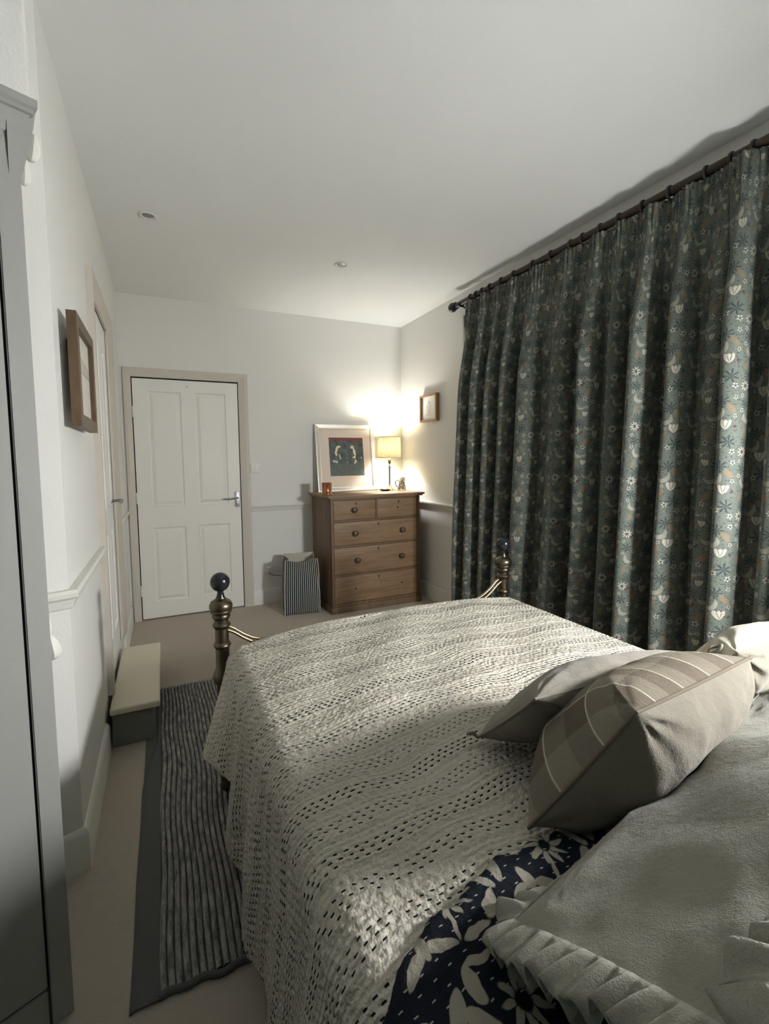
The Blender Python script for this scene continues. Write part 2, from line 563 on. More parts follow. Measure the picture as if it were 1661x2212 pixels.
def check_mat():
    m = Mat('brown_check_wool', 0.95, 0.1)
    u, v = m.uv()
    wv = m.vec(u, v, 0.0)
    f = m.noise(330, 3, 0.7, vec=wv)
    cu = (u / 0.115).fract(); cv = (v / 0.115).fract()
    blk = (cu.gt(0.5) - cv.gt(0.5)).abs()
    both = cu.gt(0.5) * cv.gt(0.5)
    c = m.mix(cu.gt(0.5) * 0.5 + cv.gt(0.5) * 0.5, (0.16, 0.132, 0.10), (0.33, 0.295, 0.235))
    c = m.mix(f * 0.5, c, (0.16, 0.135, 0.105))
    ln = (cu - 0.5).abs().below(0.018, 0.006).max((cv - 0.5).abs().below(0.018, 0.006))
    c = m.mix(ln * 0.85, c, (0.62, 0.57, 0.47))
    m.base(c)
    m.bump(f + m.noise(30, 3, vec=wv), 0.003)
    return m.m
M_CHECK = check_mat()
M_LINEN_G = linen('grey_linen', (0.26, 0.235, 0.195))
M_LINEN_S = linen('sage_grey_linen', (0.29, 0.28, 0.235))
M_LINEN_B = linen('beige_linen', (0.20, 0.178, 0.14))
def stripe_linen():
    m = Mat('cream_ribbed_linen', 0.92, 0.15)
    u, v = m.uv()
    s = (v * 2 * pi / 0.05 + m.noise(8, 2) * 1.5).sin() * .5 + .5
    m.base(m.mix(s, (0.50, 0.46, 0.37), (0.66, 0.62, 0.52)))
    m.bump(s + m.noise(20, 3) * .8, 0.004)
    return m.m
M_LINEN_C = stripe_linen()
M_SHEET = linen('white_sheet', (0.6, 0.58, 0.53))

def ticking_mat():
    m = Mat('ticking_stripe', 0.9, 0.15)
    u, v = m.uv()
    fr = (u / 0.0152).fract()
    st = (fr - .5).abs().below(0.30, 0.08)
    n = m.noise(200, 3)
    c = m.mix(st, m.mix(n, (0.40, 0.37, 0.32), (0.50, 0.47, 0.41)), (0.012, 0.020, 0.026))
    m.base(c); m.bump(n + m.noise(12, 3) * 2, 0.003)
    return m.m
M_TICK = ticking_mat()
M_CORD = linen('cotton_binding', (0.55, 0.49, 0.42))

def shade_mat(name, ca, cb_, ta, tb, fac):
    m = Mat(name, 0.8, 0.2)
    u, v = m.uv()
    n = m.noise(30, 4, 0.7, vec=m.vec(u * 3.0, v, 0.0))
    c = m.mix(((n - 0.4) * 4).clamp(), ca, cb_)
    m.base(c)
    m.bump(((u * 2 * pi / 0.012).sin()), 0.001)
    tr = m.nt.nodes.new('ShaderNodeBsdfTranslucent')
    m.nt.links.new(m.mix(((n - 0.4) * 4).clamp(), ta, tb), tr.inputs[0])
    mx = m.nt.nodes.new('ShaderNodeMixShader'); mx.inputs[0].default_value = fac
    m.nt.links.new(m.b.outputs[0], mx.inputs[1]); m.nt.links.new(tr.outputs[0], mx.inputs[2])
    m.nt.links.new(mx.outputs[0], m.nt.nodes['Material Output'].inputs[0])
    return m.m
M_SHADE = shade_mat('mottled_lampshade', (0.62, 0.52, 0.30), (0.80, 0.72, 0.50), (0.060, 0.045, 0.020), (0.115, 0.090, 0.048), 0.30)

def art_mat():
    m = Mat('abstract_print', 0.45, 0.4)
    u, v = m.uv()
    wv = m.vec(u, v, 0.0)
    n = m.noise(7, 5, 0.7, vec=wv); n2 = m.noise(30, 4, 0.7, vec=wv)
    c = m.mix(((n - .32) * 2.8).clamp(), (0.022, 0.034, 0.038), (0.13, 0.155, 0.145))
    c = m.mix(((n2 - .5) * 5).clamp() * .5, c, (0.16, 0.13, 0.12))
    low = v.below(0.33, 0.03)
    c = m.mix(low * .6, c, m.mix(n2, (0.05, 0.075, 0.07), (0.16, 0.19, 0.17)))
    red = ((v + (n - .5) * .12)).gt(0.925)
    c = m.mix(red * .9, c, (0.23, 0.04, 0.035))
    uw = u + (n2 - .5) * .05; vw = v + (n - .5) * .06
    CRM = (0.72, 0.66, 0.42)
    for cx, cy, a, b, g in ((.22, .70, .09, .035, 1.2), (.19, .59, .07, .03, 1.7), (.28, .76, .05, .03, .3),
                            (.67, .75, .05, .045, .4), (.73, .62, .11, .035, 1.75), (.72, .48, .05, .03, .2), (.74, .37, .07, .018, 1.2), (.77, .38, .04, .012, 2.0)):
        c = m.mix(motif_ell(uw, vw, cx, cy, a, b, g) * .95, c, CRM)
    for cx, cy, a, b, g in ((.30, .50, .08, .02, 1.9), (.13, .38, .03, .05, 1.5), (.20, .37, .03, .03, .5), (.93, .47, .02, .02, 0), (.52, .35, .012, .018, 0)):
        c = m.mix(motif_ell(uw, vw, cx, cy, a, b, g) * .85, c, (0.62, 0.58, 0.52))
    m.base(c)
    return m.m
def sketch_mat():
    m = Mat('pencil_sketch', 0.7, 0.3)
    u, v = m.uv()
    n = m.noise(40, 4, vec=m.vec(u, v, 0.0))
    c = m.col((0.78, 0.77, 0.75))
    uw = u + (n - .5) * .05
    for cx, cy, a, b, g, col in ((.48, .52, .25, .13, 1.57, (.66, .60, .59)), (.50, .75, .05, .07, 1.2, (.40, .37, .37)), (.60, .58, .16, .02, 1.4, (.45, .42, .42)),
                                 (.40, .30, .16, .03, 1.5, (.55, .50, .50)), (.56, .30, .17, .025, 1.6, (.56, .51, .5)), (.38, .56, .05, .06, 1, (.6, .55, .55))):
        c = m.mix(motif_ell(uw, v, cx, cy, a, b, g) * (n * .8 + .3), c, col)
    l1 = (u - .22).abs().below(.008, .006) * v.gt(.2) * v.lt(.72)
    l2 = (v - .2).abs().below(.006, .006) * u.gt(.22) * u.lt(.8)
    c = m.mix(l1.max(l2) * .8, c, (.35, .34, .34))
    m.base(c)
    return m.m
def wash_mat():
    m = Mat('grey_wash_drawing', 0.6, 0.3)
    u, v = m.uv()
    n = m.noise(12, 4, vec=m.vec(u, v, 0.0))
    c = m.col((0.60, 0.57, 0.50))
    slope = (v - (u * -.12 + .78))
    up_ = (slope.lt(0.0)) * v.gt(.55)
    c = m.mix(up_ * (n * .5 + .35), c, (.36, .33, .30))
    c = m.mix((v - .55).abs().below(.006, .004), c, (.22, .21, .2))
    c = m.mix(slope.abs().below(.005, .004) * .7, c, (.3, .29, .28))
    c = m.mix(((n - .5) * 4).clamp() * v.gt(.3) * v.lt(.5) * .3, c, (.4, .38, .36))
    m.base(c)
    return m.m

# ------------------------------------------------------------------ room shell
XL, XR, YF, YB, ZC = -0.277, 2.252, 4.239, -0.40, 2.646
PIER = (XL, 1.685)
SD = Vector((0.9325, 0.361))                         # direction of the splayed wall
XA = -1.35
SPL_END = (XA, PIER[1] + (XA - XL) * SD.y / SD.x)

fl = mesh('floor', [(XA - .1, YB - .1, 0), (XR + .1, YB - .1, 0), (XR + .1, YF + .3, 0), (XA - .1, YF + .3, 0),
                    (XA - .1, YB - .1, -.1), (XR + .1, YB - .1, -.1), (XR + .1, YF + .3, -.1), (XA - .1, YF + .3, -.1)],
          [(0, 1, 2, 3), (7, 6, 5, 4), (0, 4, 5, 1), (1, 5, 6, 2), (2, 6, 7, 3), (3, 7, 4, 0)], M_CARPET, smooth=False)
struct(fl, 'beige fitted carpet over the whole floor', 'floor')
ce = MB().box(XA - .1, XR + .1, YB - .1, YF + .3, ZC, ZC + .1).build('ceiling', M_CEIL, smooth=False)
struct(ce, 'plain white ceiling with two small downlights', 'ceiling')
DX0, DX1, DZ1 = -0.198, 0.632, 2.0                  # far door opening
w = MB().box(XA - .1, DX0, YF, YF + .12, 0, ZC).box(DX1, XR + .1, YF, YF + .12, 0, ZC).box(DX0, DX1, YF, YF + .12, DZ1, ZC).box(DX0 - .2, DX1 + .2, YF + .125, YF + .14, 0, DZ1 + .2)
struct(w.build('wall_far', M_WALL, smooth=False), 'far wall with the white panelled door', 'wall')
struct(MB().box(XR, XR + .12, YB, YF, 0, ZC).build('wall_right', M_WALL, smooth=False), 'right wall behind the floral curtains', 'wall')
D2Y0, D2Y1, D2Z0, D2Z1 = 2.58, 3.26, 0.20, 2.10
w = MB().box(XL - .12, XL, PIER[1], D2Y0, 0, ZC).box(XL - .12, XL, D2Y1, YF, 0, ZC).box(XL - .12, XL, D2Y0, D2Y1, D2Z1, ZC).box(XL - .12, XL, D2Y0, D2Y1, 0, D2Z0 - .01)
struct(w.build('wall_left', M_WALL, smooth=False), 'left wall with a framed picture and a white door', 'wall')
nS = Vector((-SD.y, SD.x))
v = [(PIER[0], PIER[1]), SPL_END, (SPL_END[0] + nS.x * .1, SPL_END[1] + nS.y * .1), (PIER[0] - .1, PIER[1] + .12)]
vs = [(p[0], p[1], 0) for p in v] + [(p[0], p[1], ZC) for p in v]
o = MB().raw(vs, [(0, 1, 2, 3), (4, 5, 6, 7), (0, 1, 5, 4), (1, 2, 6, 5), (2, 3, 7, 6), (3, 0, 4, 7)]).build('wall_splay', M_WALL, smooth=False)
struct(o, 'angled wall face behind the wardrobe', 'wall')
struct(MB().box(XA - .12, XA, YB, SPL_END[1] + .1, 0, ZC).build('wall_alcove', M_BACKW, smooth=False), 'alcove wall beyond the wardrobe', 'wall')
struct(MB().box(XA - .12, XR + .12, YB - .12, YB, 0, ZC).build('wall_back', M_BACKW, smooth=False), 'wall behind the bed head', 'wall')

# dado rail and skirting profiles
ZD, ZS = 0.922, 0.142
DADO = [(0, ZD - .062), (.008, ZD - .058), (.012, ZD - .045), (.017, ZD - .03), (.026, ZD - .022), (.028, ZD - .010), (.022, ZD), (0, ZD)]
SKIRT = [(0, 0.0), (.016, 0.0), (.016, ZS - .018), (.012, ZS - .008), (.006, ZS), (0, ZS)]
def run(name, path, prof, label, cat, mat=M_TRIM):
    v, f = sweep_profile(path, prof)
    o = MB().raw(v, f).build(name, mat, smooth=True, angle=25)
    struct(o, label, cat)
    return o
AX0, AX1, AZ1 = -0.252, 0.712, 2.072                # far door casing, outer
CY0, CY1, CZ1 = 2.485, 3.43, 2.20                   # left door casing, outer
e = 0.001
run('trim_1', [(XR - e, 0.3), (XR - e, YF - e), (AX1, YF - e)], DADO, 'white dado rail around the far right corner', 'dado rail')
run('trim_2', [(XL + e, YF - e), (XL + e, CY1)], DADO, 'short dado rail between the left door and the far corner', 'dado rail')
SPN = (PIER[0] - SD.x * 0.42, PIER[1] - SD.y * 0.42)
run('trim_3', [(XL + e, CY0), (XL + e, PIER[1] - e), (SPN[0], SPN[1] - e)], DADO, 'dado rail turning the corner beside the wardrobe', 'dado rail')
run('baseboard_right', [(XR - e, 0.3), (XR - e, YF - e), (AX1, YF - e)], SKIRT, 'skirting board behind the chest of drawers', 'skirting board')
run('baseboard_left', [(XL + e, YF - e), (XL + e, CY1)], SKIRT, 'short skirting board by the far left corner', 'skirting board')
run('baseboard_splay', [(XL + e, CY0 - .15), (XL + e, PIER[1] - e), (SPN[0], SPN[1] - e)], SKIRT, 'skirting board turning the corner beside the wardrobe', 'skirting board')

# ------------------------------------------------------------------ panelled door leaf
def panel_leaf(xs, zs, panels, thick, prof, mtx, name, mat, parent):
    """front at y=0 (facing -y), xs/zs cut lines, panels = set of (i,j) cells replaced by moulded panels"""
    b = MB()
    v, f = [], []
    def quad(a):
        i = len(v); v.extend(a); f.append((i, i + 1, i + 2, i + 3))
    for i in range(len(xs) - 1):
        for j in range(len(zs) - 1):
            x0, x1, z0, z1 = xs[i], xs[i + 1], zs[j], zs[j + 1]
            if (i, j) in panels:
                rings = [(x0 + a, x1 - a, z0 + a, z1 - a, d) for a, d in prof]
                for r0, r1 in zip(rings, rings[1:]):
                    A = [(r0[0], r0[4], r0[2]), (r0[1], r0[4], r0[2]), (r0[1], r0[4], r0[3]), (r0[0], r0[4], r0[3])]
                    B = [(r1[0], r1[4], r1[2]), (r1[1], r1[4], r1[2]), (r1[1], r1[4], r1[3]), (r1[0], r1[4], r1[3])]
                    for k in range(4):
                        quad([A[k], A[(k + 1) % 4], B[(k + 1) % 4], B[k]])
                r = rings[-1]
                quad([(r[0], r[4], r[2]), (r[1], r[4], r[2]), (r[1], r[4], r[3]), (r[0], r[4], r[3])])
            else:
                quad([(x0, 0, z0), (x1, 0, z0), (x1, 0, z1), (x0, 0, z1)])
    X0, X1, Z0, Z1 = xs[0], xs[-1], zs[0], zs[-1]
    T = thick
    quad([(X0, T, Z0), (X0, T, Z1), (X1, T, Z1), (X1, T, Z0)])
    quad([(X0, 0, Z0), (X0, 0, Z1), (X0, T, Z1), (X0, T, Z0)])
    quad([(X1, 0, Z0), (X1, T, Z0), (X1, T, Z1), (X1, 0, Z1)])
    quad([(X0, 0, Z1), (X1, 0, Z1), (X1, T, Z1), (X0, T, Z1)])
    quad([(X0, 0, Z0), (X0, T, Z0), (X1, T, Z0), (X1, 0, Z0)])
    b.raw(v, f, mtx)
    bmesh.ops.remove_doubles(b.bm, verts=b.bm.verts, dist=1e-5)
    return b.build(name, mat, parent, smooth=False)
PROF = [(0, 0), (.007, .011), (.016, .012), (.042, .001)]

def casing(name, mat, parent, x0, x1, zt, ix0, ix1, iz, depth, mtx, z0=0.0):
    """architrave: three mitred boards, inner edge thinner, front at y=-depth"""
    v, f = [], []
    outer = [(x0, z0), (x0, zt), (x1, zt), (x1, z0)]
    inner = [(ix0, z0), (ix0, iz), (ix1, iz), (ix1, z0)]
    rows = []
    for (a, b_), (c, d) in zip(outer, inner):
        L = lambda t: (a + (c - a) * t, b_ + (d - b_) * t)
        p = []
        for t, y in ((0, 0), (0, -depth), (.35, -depth), (.7, -depth * .75), (.94, -depth * .55), (1, -depth * .45), (1, .04)):
            q = L(t); p.append((q[0], y, q[1]))
        rows.append(p)
    n = len(rows[0])
    for r in rows: v += r
    for i in range(3):
        for k in range(n - 1):
            f.append((i * n + k, i * n + k + 1, (i + 1) * n + k + 1, (i + 1) * n + k))
    b = MB().raw(v, f, mtx)
    return b.build(name, mat, parent, smooth=False)

# far door
d1 = thing('door_1', (0.22, YF, 0), 'closed white four-panel door in the far wall', 'door', kind='structure')
T1 = Matrix.Translation((-0.22, -0.012, 0))
xs = [-.19, -.088, .168, .270, .524, .624]
zs = [.012, .148, .770, .945, 1.890, 1.988]
panel_leaf(xs, zs, {(1, 1), (3, 1), (1, 3), (3, 3)}, .035, PROF, T1, 'door_leaf', M_DOOR, d1)
casing('architrave', M_CASING, d1, AX0, AX1, AZ1, DX0, DX1, DZ1, .024, Matrix.Translation((-.22, 0, 0)))
hp = MB().box(.576 - .22, .613 - .22, -.022, -.012, .912, 1.045, .003).build('handle_plate', M_STEEL, d1)
hp['label'] = 'grey steel lever handle plate'
MB().tube(smooth_path([(.595 - .22, -.02, .992), (.595 - .22, -.055, .992), (.58 - .22, -.062, .992), (.53 - .22, -.062, .985), (.485 - .22, -.058, .988)], 6), .008, 10).build('lever', M_STEEL, hp)
for z in (.25, 1.02, 1.72):
    MB().tube([(-.192 - .22, -.016, z - .045), (-.192 - .22, -.016, z + .045)], .006, 10).build('hinge', M_TRIM, d1)
MB().lathe([(0, 0), (.004, 0), (.004, .004), (0, .005)], 12, Matrix.Translation((.219 - .22, -.012, 1.94)) @ Matrix.Rotation(pi / 2, 4, 'X')).build('coat_hook_hole', M_DARK, d1)

# left door above the step
d2 = thing('door_2', (XL, 2.92, D2Z0), 'white door in the left wall above the small step', 'door', kind='structure')
R2 = Matrix.Rotation(pi / 2, 4, 'Z')    # local x -> +y, local -y -> +x
def L2(dx=0.0): return Matrix.Translation((dx, 0, 0)) @ R2
panel_leaf([-.338, -.24, -.05, .05, .24, .338], [.006, .15, .72, .86, 1.75, 1.895], {(1, 1), (3, 1), (1, 3), (3, 3)}, .035, PROF, L2(-.002), 'door_leaf', M_DOORW, d2)
casing('architrave', M_CASING, d2, CY0 - 2.92, CY1 - 2.92, CZ1 - D2Z0, D2Y0 - 2.92, D2Y1 - 2.92, D2Z1 - D2Z0, .028, L2(0), z0=-.0)
hp = MB().box(-.012, -.002, .245, .285, .80, .95, .003).build('handle_plate', M_STEEL, d2)
hp['label'] = 'dark steel lever handle plate'
MB().tube(smooth_path([(-.004, .265, .885), (.040, .265, .885), (.050, .258, .885), (.052, .20, .88), (.05, .16, .882)], 6), .009, 10).build('lever', M_STEEL, hp)

# window behind the curtains: only its near casing edge shows
w1 = thing('window_1', (XR, 2.05, 0.75), 'window with pale casing, almost hidden behind the floral curtains', 'window', kind='structure')
b = MB()
for y0, y1, z0, z1 in ((-1.09, -1.0, -.05, 1.70), (1.0, 1.09, -.05, 1.70), (-1.09, 1.09, 1.60, 1.70), (-1.09, 1.09, -.09, -.03)):
    b.box(-.022, -.001, y0, y1, z0, z1, .003)
b.box(-.034, -.018, 1.065, 1.09, -.05, 1.70, .003).box(-.034, -.018, 1.02, 1.035, -.05, 1.70, .003)
b.build('window_frame', M_TRIM, w1)
b = MB().box(-.012, -.004, -1.0, 1.0, -.03, 1.60)
b.build('pane', M_DARK, w1)

# bulkhead above the wardrobe
WA = Vector((-0.249, 1.250))             # near right corner of the wardrobe body
WD = Vector((0.92, 0.391)).normalized()
WN = Vector((WD.y, -WD.x))               # towards the camera
def wp(a, bk, z):                        # a: to the left along the front, bk: depth behind the front
    p = WA - WD * a - WN * bk
    return (p.x, p.y, z)
def prism(b, quad, z0, z1):
    vs = [(q[0], q[1], z0) for q in quad] + [(q[0], q[1], z1) for q in quad]
    b.raw(vs, [(3, 2, 1, 0), (4, 5, 6, 7), (0, 1, 5, 4), (1, 2, 6, 5), (2, 3, 7, 6), (3, 0, 4, 7)])
    return b
q = [wp(-.027, -.012, 0), wp(-.027, .39, 0), wp(.93, .39, 0), wp(.93, -.012, 0)]
bb = MB(); prism(bb, q, 2.068, ZC - .001)
bmesh.ops.bevel(bb.bm, geom=[e_ for e_ in bb.bm.edges if abs(e_.verts[0].co.z - e_.verts[1].co.z) > .1], offset=.006, segments=2, affect='EDGES')
struct(bb.build('wall_bulkhead', M_WALL), 'boxed-in wall above the wardrobe', 'wall')

# ------------------------------------------------------------------ wardrobe
wr = thing('wardrobe', (WA.x, WA.y, 0), 'tall pale painted wardrobe with cornice at the left edge', 'wardrobe')
def loc(p): return (p[0] - WA.x, p[1] - WA.y, p[2])
def wbox(a0, a1, b0, b1, z0, z1, bev=0.003):
    b = MB()
    prism(b, [loc(wp(a0, b0, 0)), loc(wp(a0, b1, 0)), loc(wp(a1, b1, 0)), loc(wp(a1, b0, 0))], z0, z1)
    if bev: bmesh.ops.bevel(b.bm, geom=list(b.bm.edges), offset=bev, segments=2, affect='EDGES')
    return b
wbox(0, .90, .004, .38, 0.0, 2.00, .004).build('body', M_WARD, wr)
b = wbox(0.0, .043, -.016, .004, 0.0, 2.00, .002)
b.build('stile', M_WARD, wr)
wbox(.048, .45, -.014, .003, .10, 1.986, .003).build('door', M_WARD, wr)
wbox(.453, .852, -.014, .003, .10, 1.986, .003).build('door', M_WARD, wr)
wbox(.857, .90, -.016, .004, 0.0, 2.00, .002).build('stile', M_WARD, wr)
wbox(.048, .852, -.014, .003, 0.0, .095, .003).build('plinth', M_WARD, wr)
wbox(.0435, .0475, -.0085, .003, .1, 1.988, 0).build('door_gap', M_DARK, wr)
v, f = [], []
CP = [(.0, 1.990), (.004, 1.994), (.006, 2.008), (.010, 2.022), (.018, 2.034), (.024, 2.036), (.024, 2.044), (.030, 2.048), (.030, 2.064), (0.0, 2.064)]
for o_, z in CP:
    for a, bk in ((-o_, -o_ - .016), (-o_, .38), (.90 + o_, .38), (.90 + o_, -o_ - .016)):
        v.append(loc(wp(a, bk, z)))
for i in range(len(CP) - 1):
    for k in range(4):
        f.append((i * 4 + k, i * 4 + (k + 1) % 4, (i + 1) * 4 + (k + 1) % 4, (i + 1) * 4 + k))
MB().raw(v, f).build('cornice', M_WARD, wr, angle=20)
# scrolled bracket and carved leaves at the corner
v, f = [], []
for z, o_ in ((2.05, .030), (2.02, .026), (1.99, .020), (1.96, .013), (1.93, .006), (1.905, .0)):
    for a, bk in ((-o_, -.016 - o_ * .3), (-o_, .05), (.02, .05), (.02, -.016 - o_ * .3)):
        v.append(loc(wp(a, bk, z)))
for i in range(5):
    for k in range(4):
        f.append((i * 4 + k, i * 4 + (k + 1) % 4, (i + 1) * 4 + (k + 1) % 4, (i + 1) * 4 + k))
f += [(0, 1, 2, 3), (23, 22, 21, 20)]
MB().raw(v, f).build('corner_bracket', M_WARD, wr, angle=60)
def carved(name, c, rx, rz, tilt):
    b = MB(); t = bmesh.new(); bmesh.ops.create_uvsphere(t, u_segments=20, v_segments=14, radius=1)
    for q in t.verts:
        z = q.co.z; a = atan2(q.co.y, q.co.x)
        k = (1 - .35 * z) * (1 + .10 * cos(5 * a))
        q.co = Vector((q.co.x * rx * k, q.co.y * rx * k * .8, z * rz))
    b._add(t, Matrix.Translation(c) @ Matrix.Rotation(tilt, 4, 'Y'))
    return b.build(name, M_LEAF, wr)
carved('carved_leaf', (.026, .004, 1.985), .0125, .030, .15)
carved('carved_leaf', (.009, .000, 1.930), .0115, .028, .05)
b = carved('carved_scroll', (.004, .0, .892), .0155, .030, -.1)
carved('carved_scroll', (-.004, .0, .945), .009, .030, .0)

# ------------------------------------------------------------------ step below the left door
st = thing('step', (-0.16, 2.73, 0), 'low cream painted step with dark sides under the left door', 'step')
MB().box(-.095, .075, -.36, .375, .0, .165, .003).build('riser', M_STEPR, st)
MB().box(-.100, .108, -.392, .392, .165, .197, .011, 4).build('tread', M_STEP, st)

# ------------------------------------------------------------------ rug
rug = thing('rug', (0.35, 2.0, 0), 'long grey ribbed rug lying beside and under the bed', 'rug')
RX0, RX1, RXM, RY0, RY1 = -.125 - .35, .75 - .35, -.056 - .35, 1.165 - 2.0, 2.865 - 2.0
nx, ny = 6, 60
v = []
for i in range(nx):
    for j in range(ny):
        y = RY0 + (RY1 - RY0) * j / (ny - 1)
        a = i / (nx - 1)
        xx = RX0 + (RXM - RX0) * a + .008 * mnoise.noise(Vector((y * 2.2, 0, 1))) * (1 - a) 
        taper = min(1, max(0, (y + 2.0 - 1.95) / .36))
        xx += taper ** 1.5 * .052 * (1 - a)
        v.append((xx, y, .010 * min(1, (a + .02) * 6) ** .5))
n0 = len(v)
f = grid_faces(nx, ny)
for i in (0,):
    for j in range(ny): v.append((v[j][0], v[j][1], 0.0005))
    f += [(j, j + 1, n0 + j + 1, n0 + j) for j in range(ny - 1)]
mesh('border', v, f, M_RUGB, rug)
PITCHR = .0185
us = np.arange(0, RX1 - RXM, PITCHR / 8); vsr = np.linspace(RY0 + .01, RY1, 430)
U, V = np.meshgrid(us, vsr, indexing='ij')
wob = .006 * np.sin(V * 5.3 + .6) * np.clip((U + .05) * 6, 0, 1) + .004 * np.sin(V * 11 + U * 8)
ribs = np.abs(np.sin(pi * U / PITCHR)) ** .45
beads = .5 + .5 * np.abs(np.sin(pi * V / .015 + np.floor(U / PITCHR) * 1.7))
Z = .004 + .011 * ribs * (.62 + .38 * beads)
vv = np.stack([RXM + U + wob, V, Z], -1).reshape(-1, 3)
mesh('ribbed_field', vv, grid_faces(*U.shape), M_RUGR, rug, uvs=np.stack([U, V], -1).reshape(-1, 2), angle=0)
pts = []
for k in range(120):
    t = k / 119
    pts.append((RXM - .004 + (RX1 - RXM) * t, RY0 + .004 + .004 * sin(t * 60) + .004 * sin(t * 23), .009))
MB().tube(pts, [.007 + .002 * abs(sin(k * 1.1)) for k in range(120)], 8).build('binding', M_RUGB, rug)
MB().box(RX0 + .006, RX1, RY0 + .012, RY1 - .012, .0005, .004).build('backing', M_RUGB, rug)

# ------------------------------------------------------------------ bed
P1, P2 = Vector((.186, 1.855, 0)), Vector((1.612, 1.905, 0))
bed = thing('bed', (.9, .9, 0), 'antique brass bed with black ball finials on its footboard posts', 'bed')
BO = Vector((.9, .9, 0))
def post(p, zb):
    prof = [(.0, .017), (.024, .017), (.028, .025), (.022, .04), (.024, .10), (.024, .44), (.034, .455), (.040, .475), (.034, .495), (.026, .51), (.0255, .59),
            (.030, .596), (.0335, .603), (.030, .611), (.0255, .615), (.0255, .668), (.030, .674), (.035, .683), (.030, .692), (.026, .695),
            (.026, .703), (.031, .708), (.0345, .716), (.033, .724), (.028, .729), (.040, .733), (.041, .738), (.039, .742), (.0435, .750),
            (.0435, .762), (.037, .775), (.024, .783), (.018, .787), (.017, .792), (.0, .792)]
    o = MB().lathe([(r, z + (zb - .85) if z > .05 else z) for r, z in prof], 40, Matrix.Translation(p - BO)).build('foot_post', M_BRASS, bed)
    nk = [(.0, .788), (.017, .788), (.0135, .80), (.0115, .812), (.014, .820)]
    pr = nk + [(.0368 * sin(a), .851 - .0368 * cos(a)) for a in [.40 + (pi - .40) * k / 18 for k in range(19)]]
    MB().lathe([(max(r, 0), z + (zb - .85)) for r, z in pr], 40, Matrix.Translation(p - BO)).build('finial', M_BLACKP, o)
    return o
post(P1, .846); post(P2, .860)
d12 = (P2 - P1).normalized()
for k, (dz, dy) in enumerate(((.006, .007), (-.006, -.007))):
    L = (P2 - P1).length
    pts = []
    for a, z in ((.018, .662), (.045, .648), (.085, .617), (.13, .592), (.19, .580), (.3, .575), (L / 2, .575), (L - .3, .576), (L - .19, .582), (L - .13, .598), (L - .085, .625), (L - .045, .657), (L - .018, .672)):
        p = P1 + d12 * a
        pts.append((p.x - BO.x, p.y - BO.y + dy, z + dz))
    MB().tube(smooth_path(pts, 8), .0065, 12).build('curved_rail', M_BRASSD, bed)
p = [P1 - BO + Vector((0, 0, .27)), P2 - BO + Vector((0, 0, .27))]
MB().tube(p, .016, 16).build('cross_rail', M_BRASS, bed)
for x0, x1 in ((.205, .235), (1.565, 1.595)):
    MB().box(x0 - .9, x1 - .9, -.20 - .9, 1.86 - .9, .25, .29, .003).build('side_rail', M_BRASS, bed)
MB().box(.225 - .9, 1.575 - .9, -.18 - .9, 1.80 - .9, .285, .305, .003).build('base_panel', M_PINE, bed)
for x_ in (.20, 1.60):
    MB().lathe([(0, 0), (.025, 0), (.025, 1.15), (.03, 1.16), (.035, 1.19), (.0, 1.23)], 24, Matrix.Translation((x_ - .9, -.24 - .9, 0))).build('head_post', M_BRASS, bed)
b = MB()
for z in (.4, .75, 1.1): b.tube([(.20 - .9, -.24 - .9, z), (1.60 - .9, -.24 - .9, z)], .012, 12)
for k in range(9): b.tube([(.34 + k * .14 - .9, -.24 - .9, .4), (.34 + k * .14 - .9, -.24 - .9, 1.1)], .007, 10)
b.build('headboard', M_BRASS, bed)
mt = MB().box(.262, 1.545, -.19, 1.745, .307, .575, .05, 5).build('mattress', M_SHEET)
tag(mt, 'thick mattress under the stitched quilt on the brass bed', 'mattress')

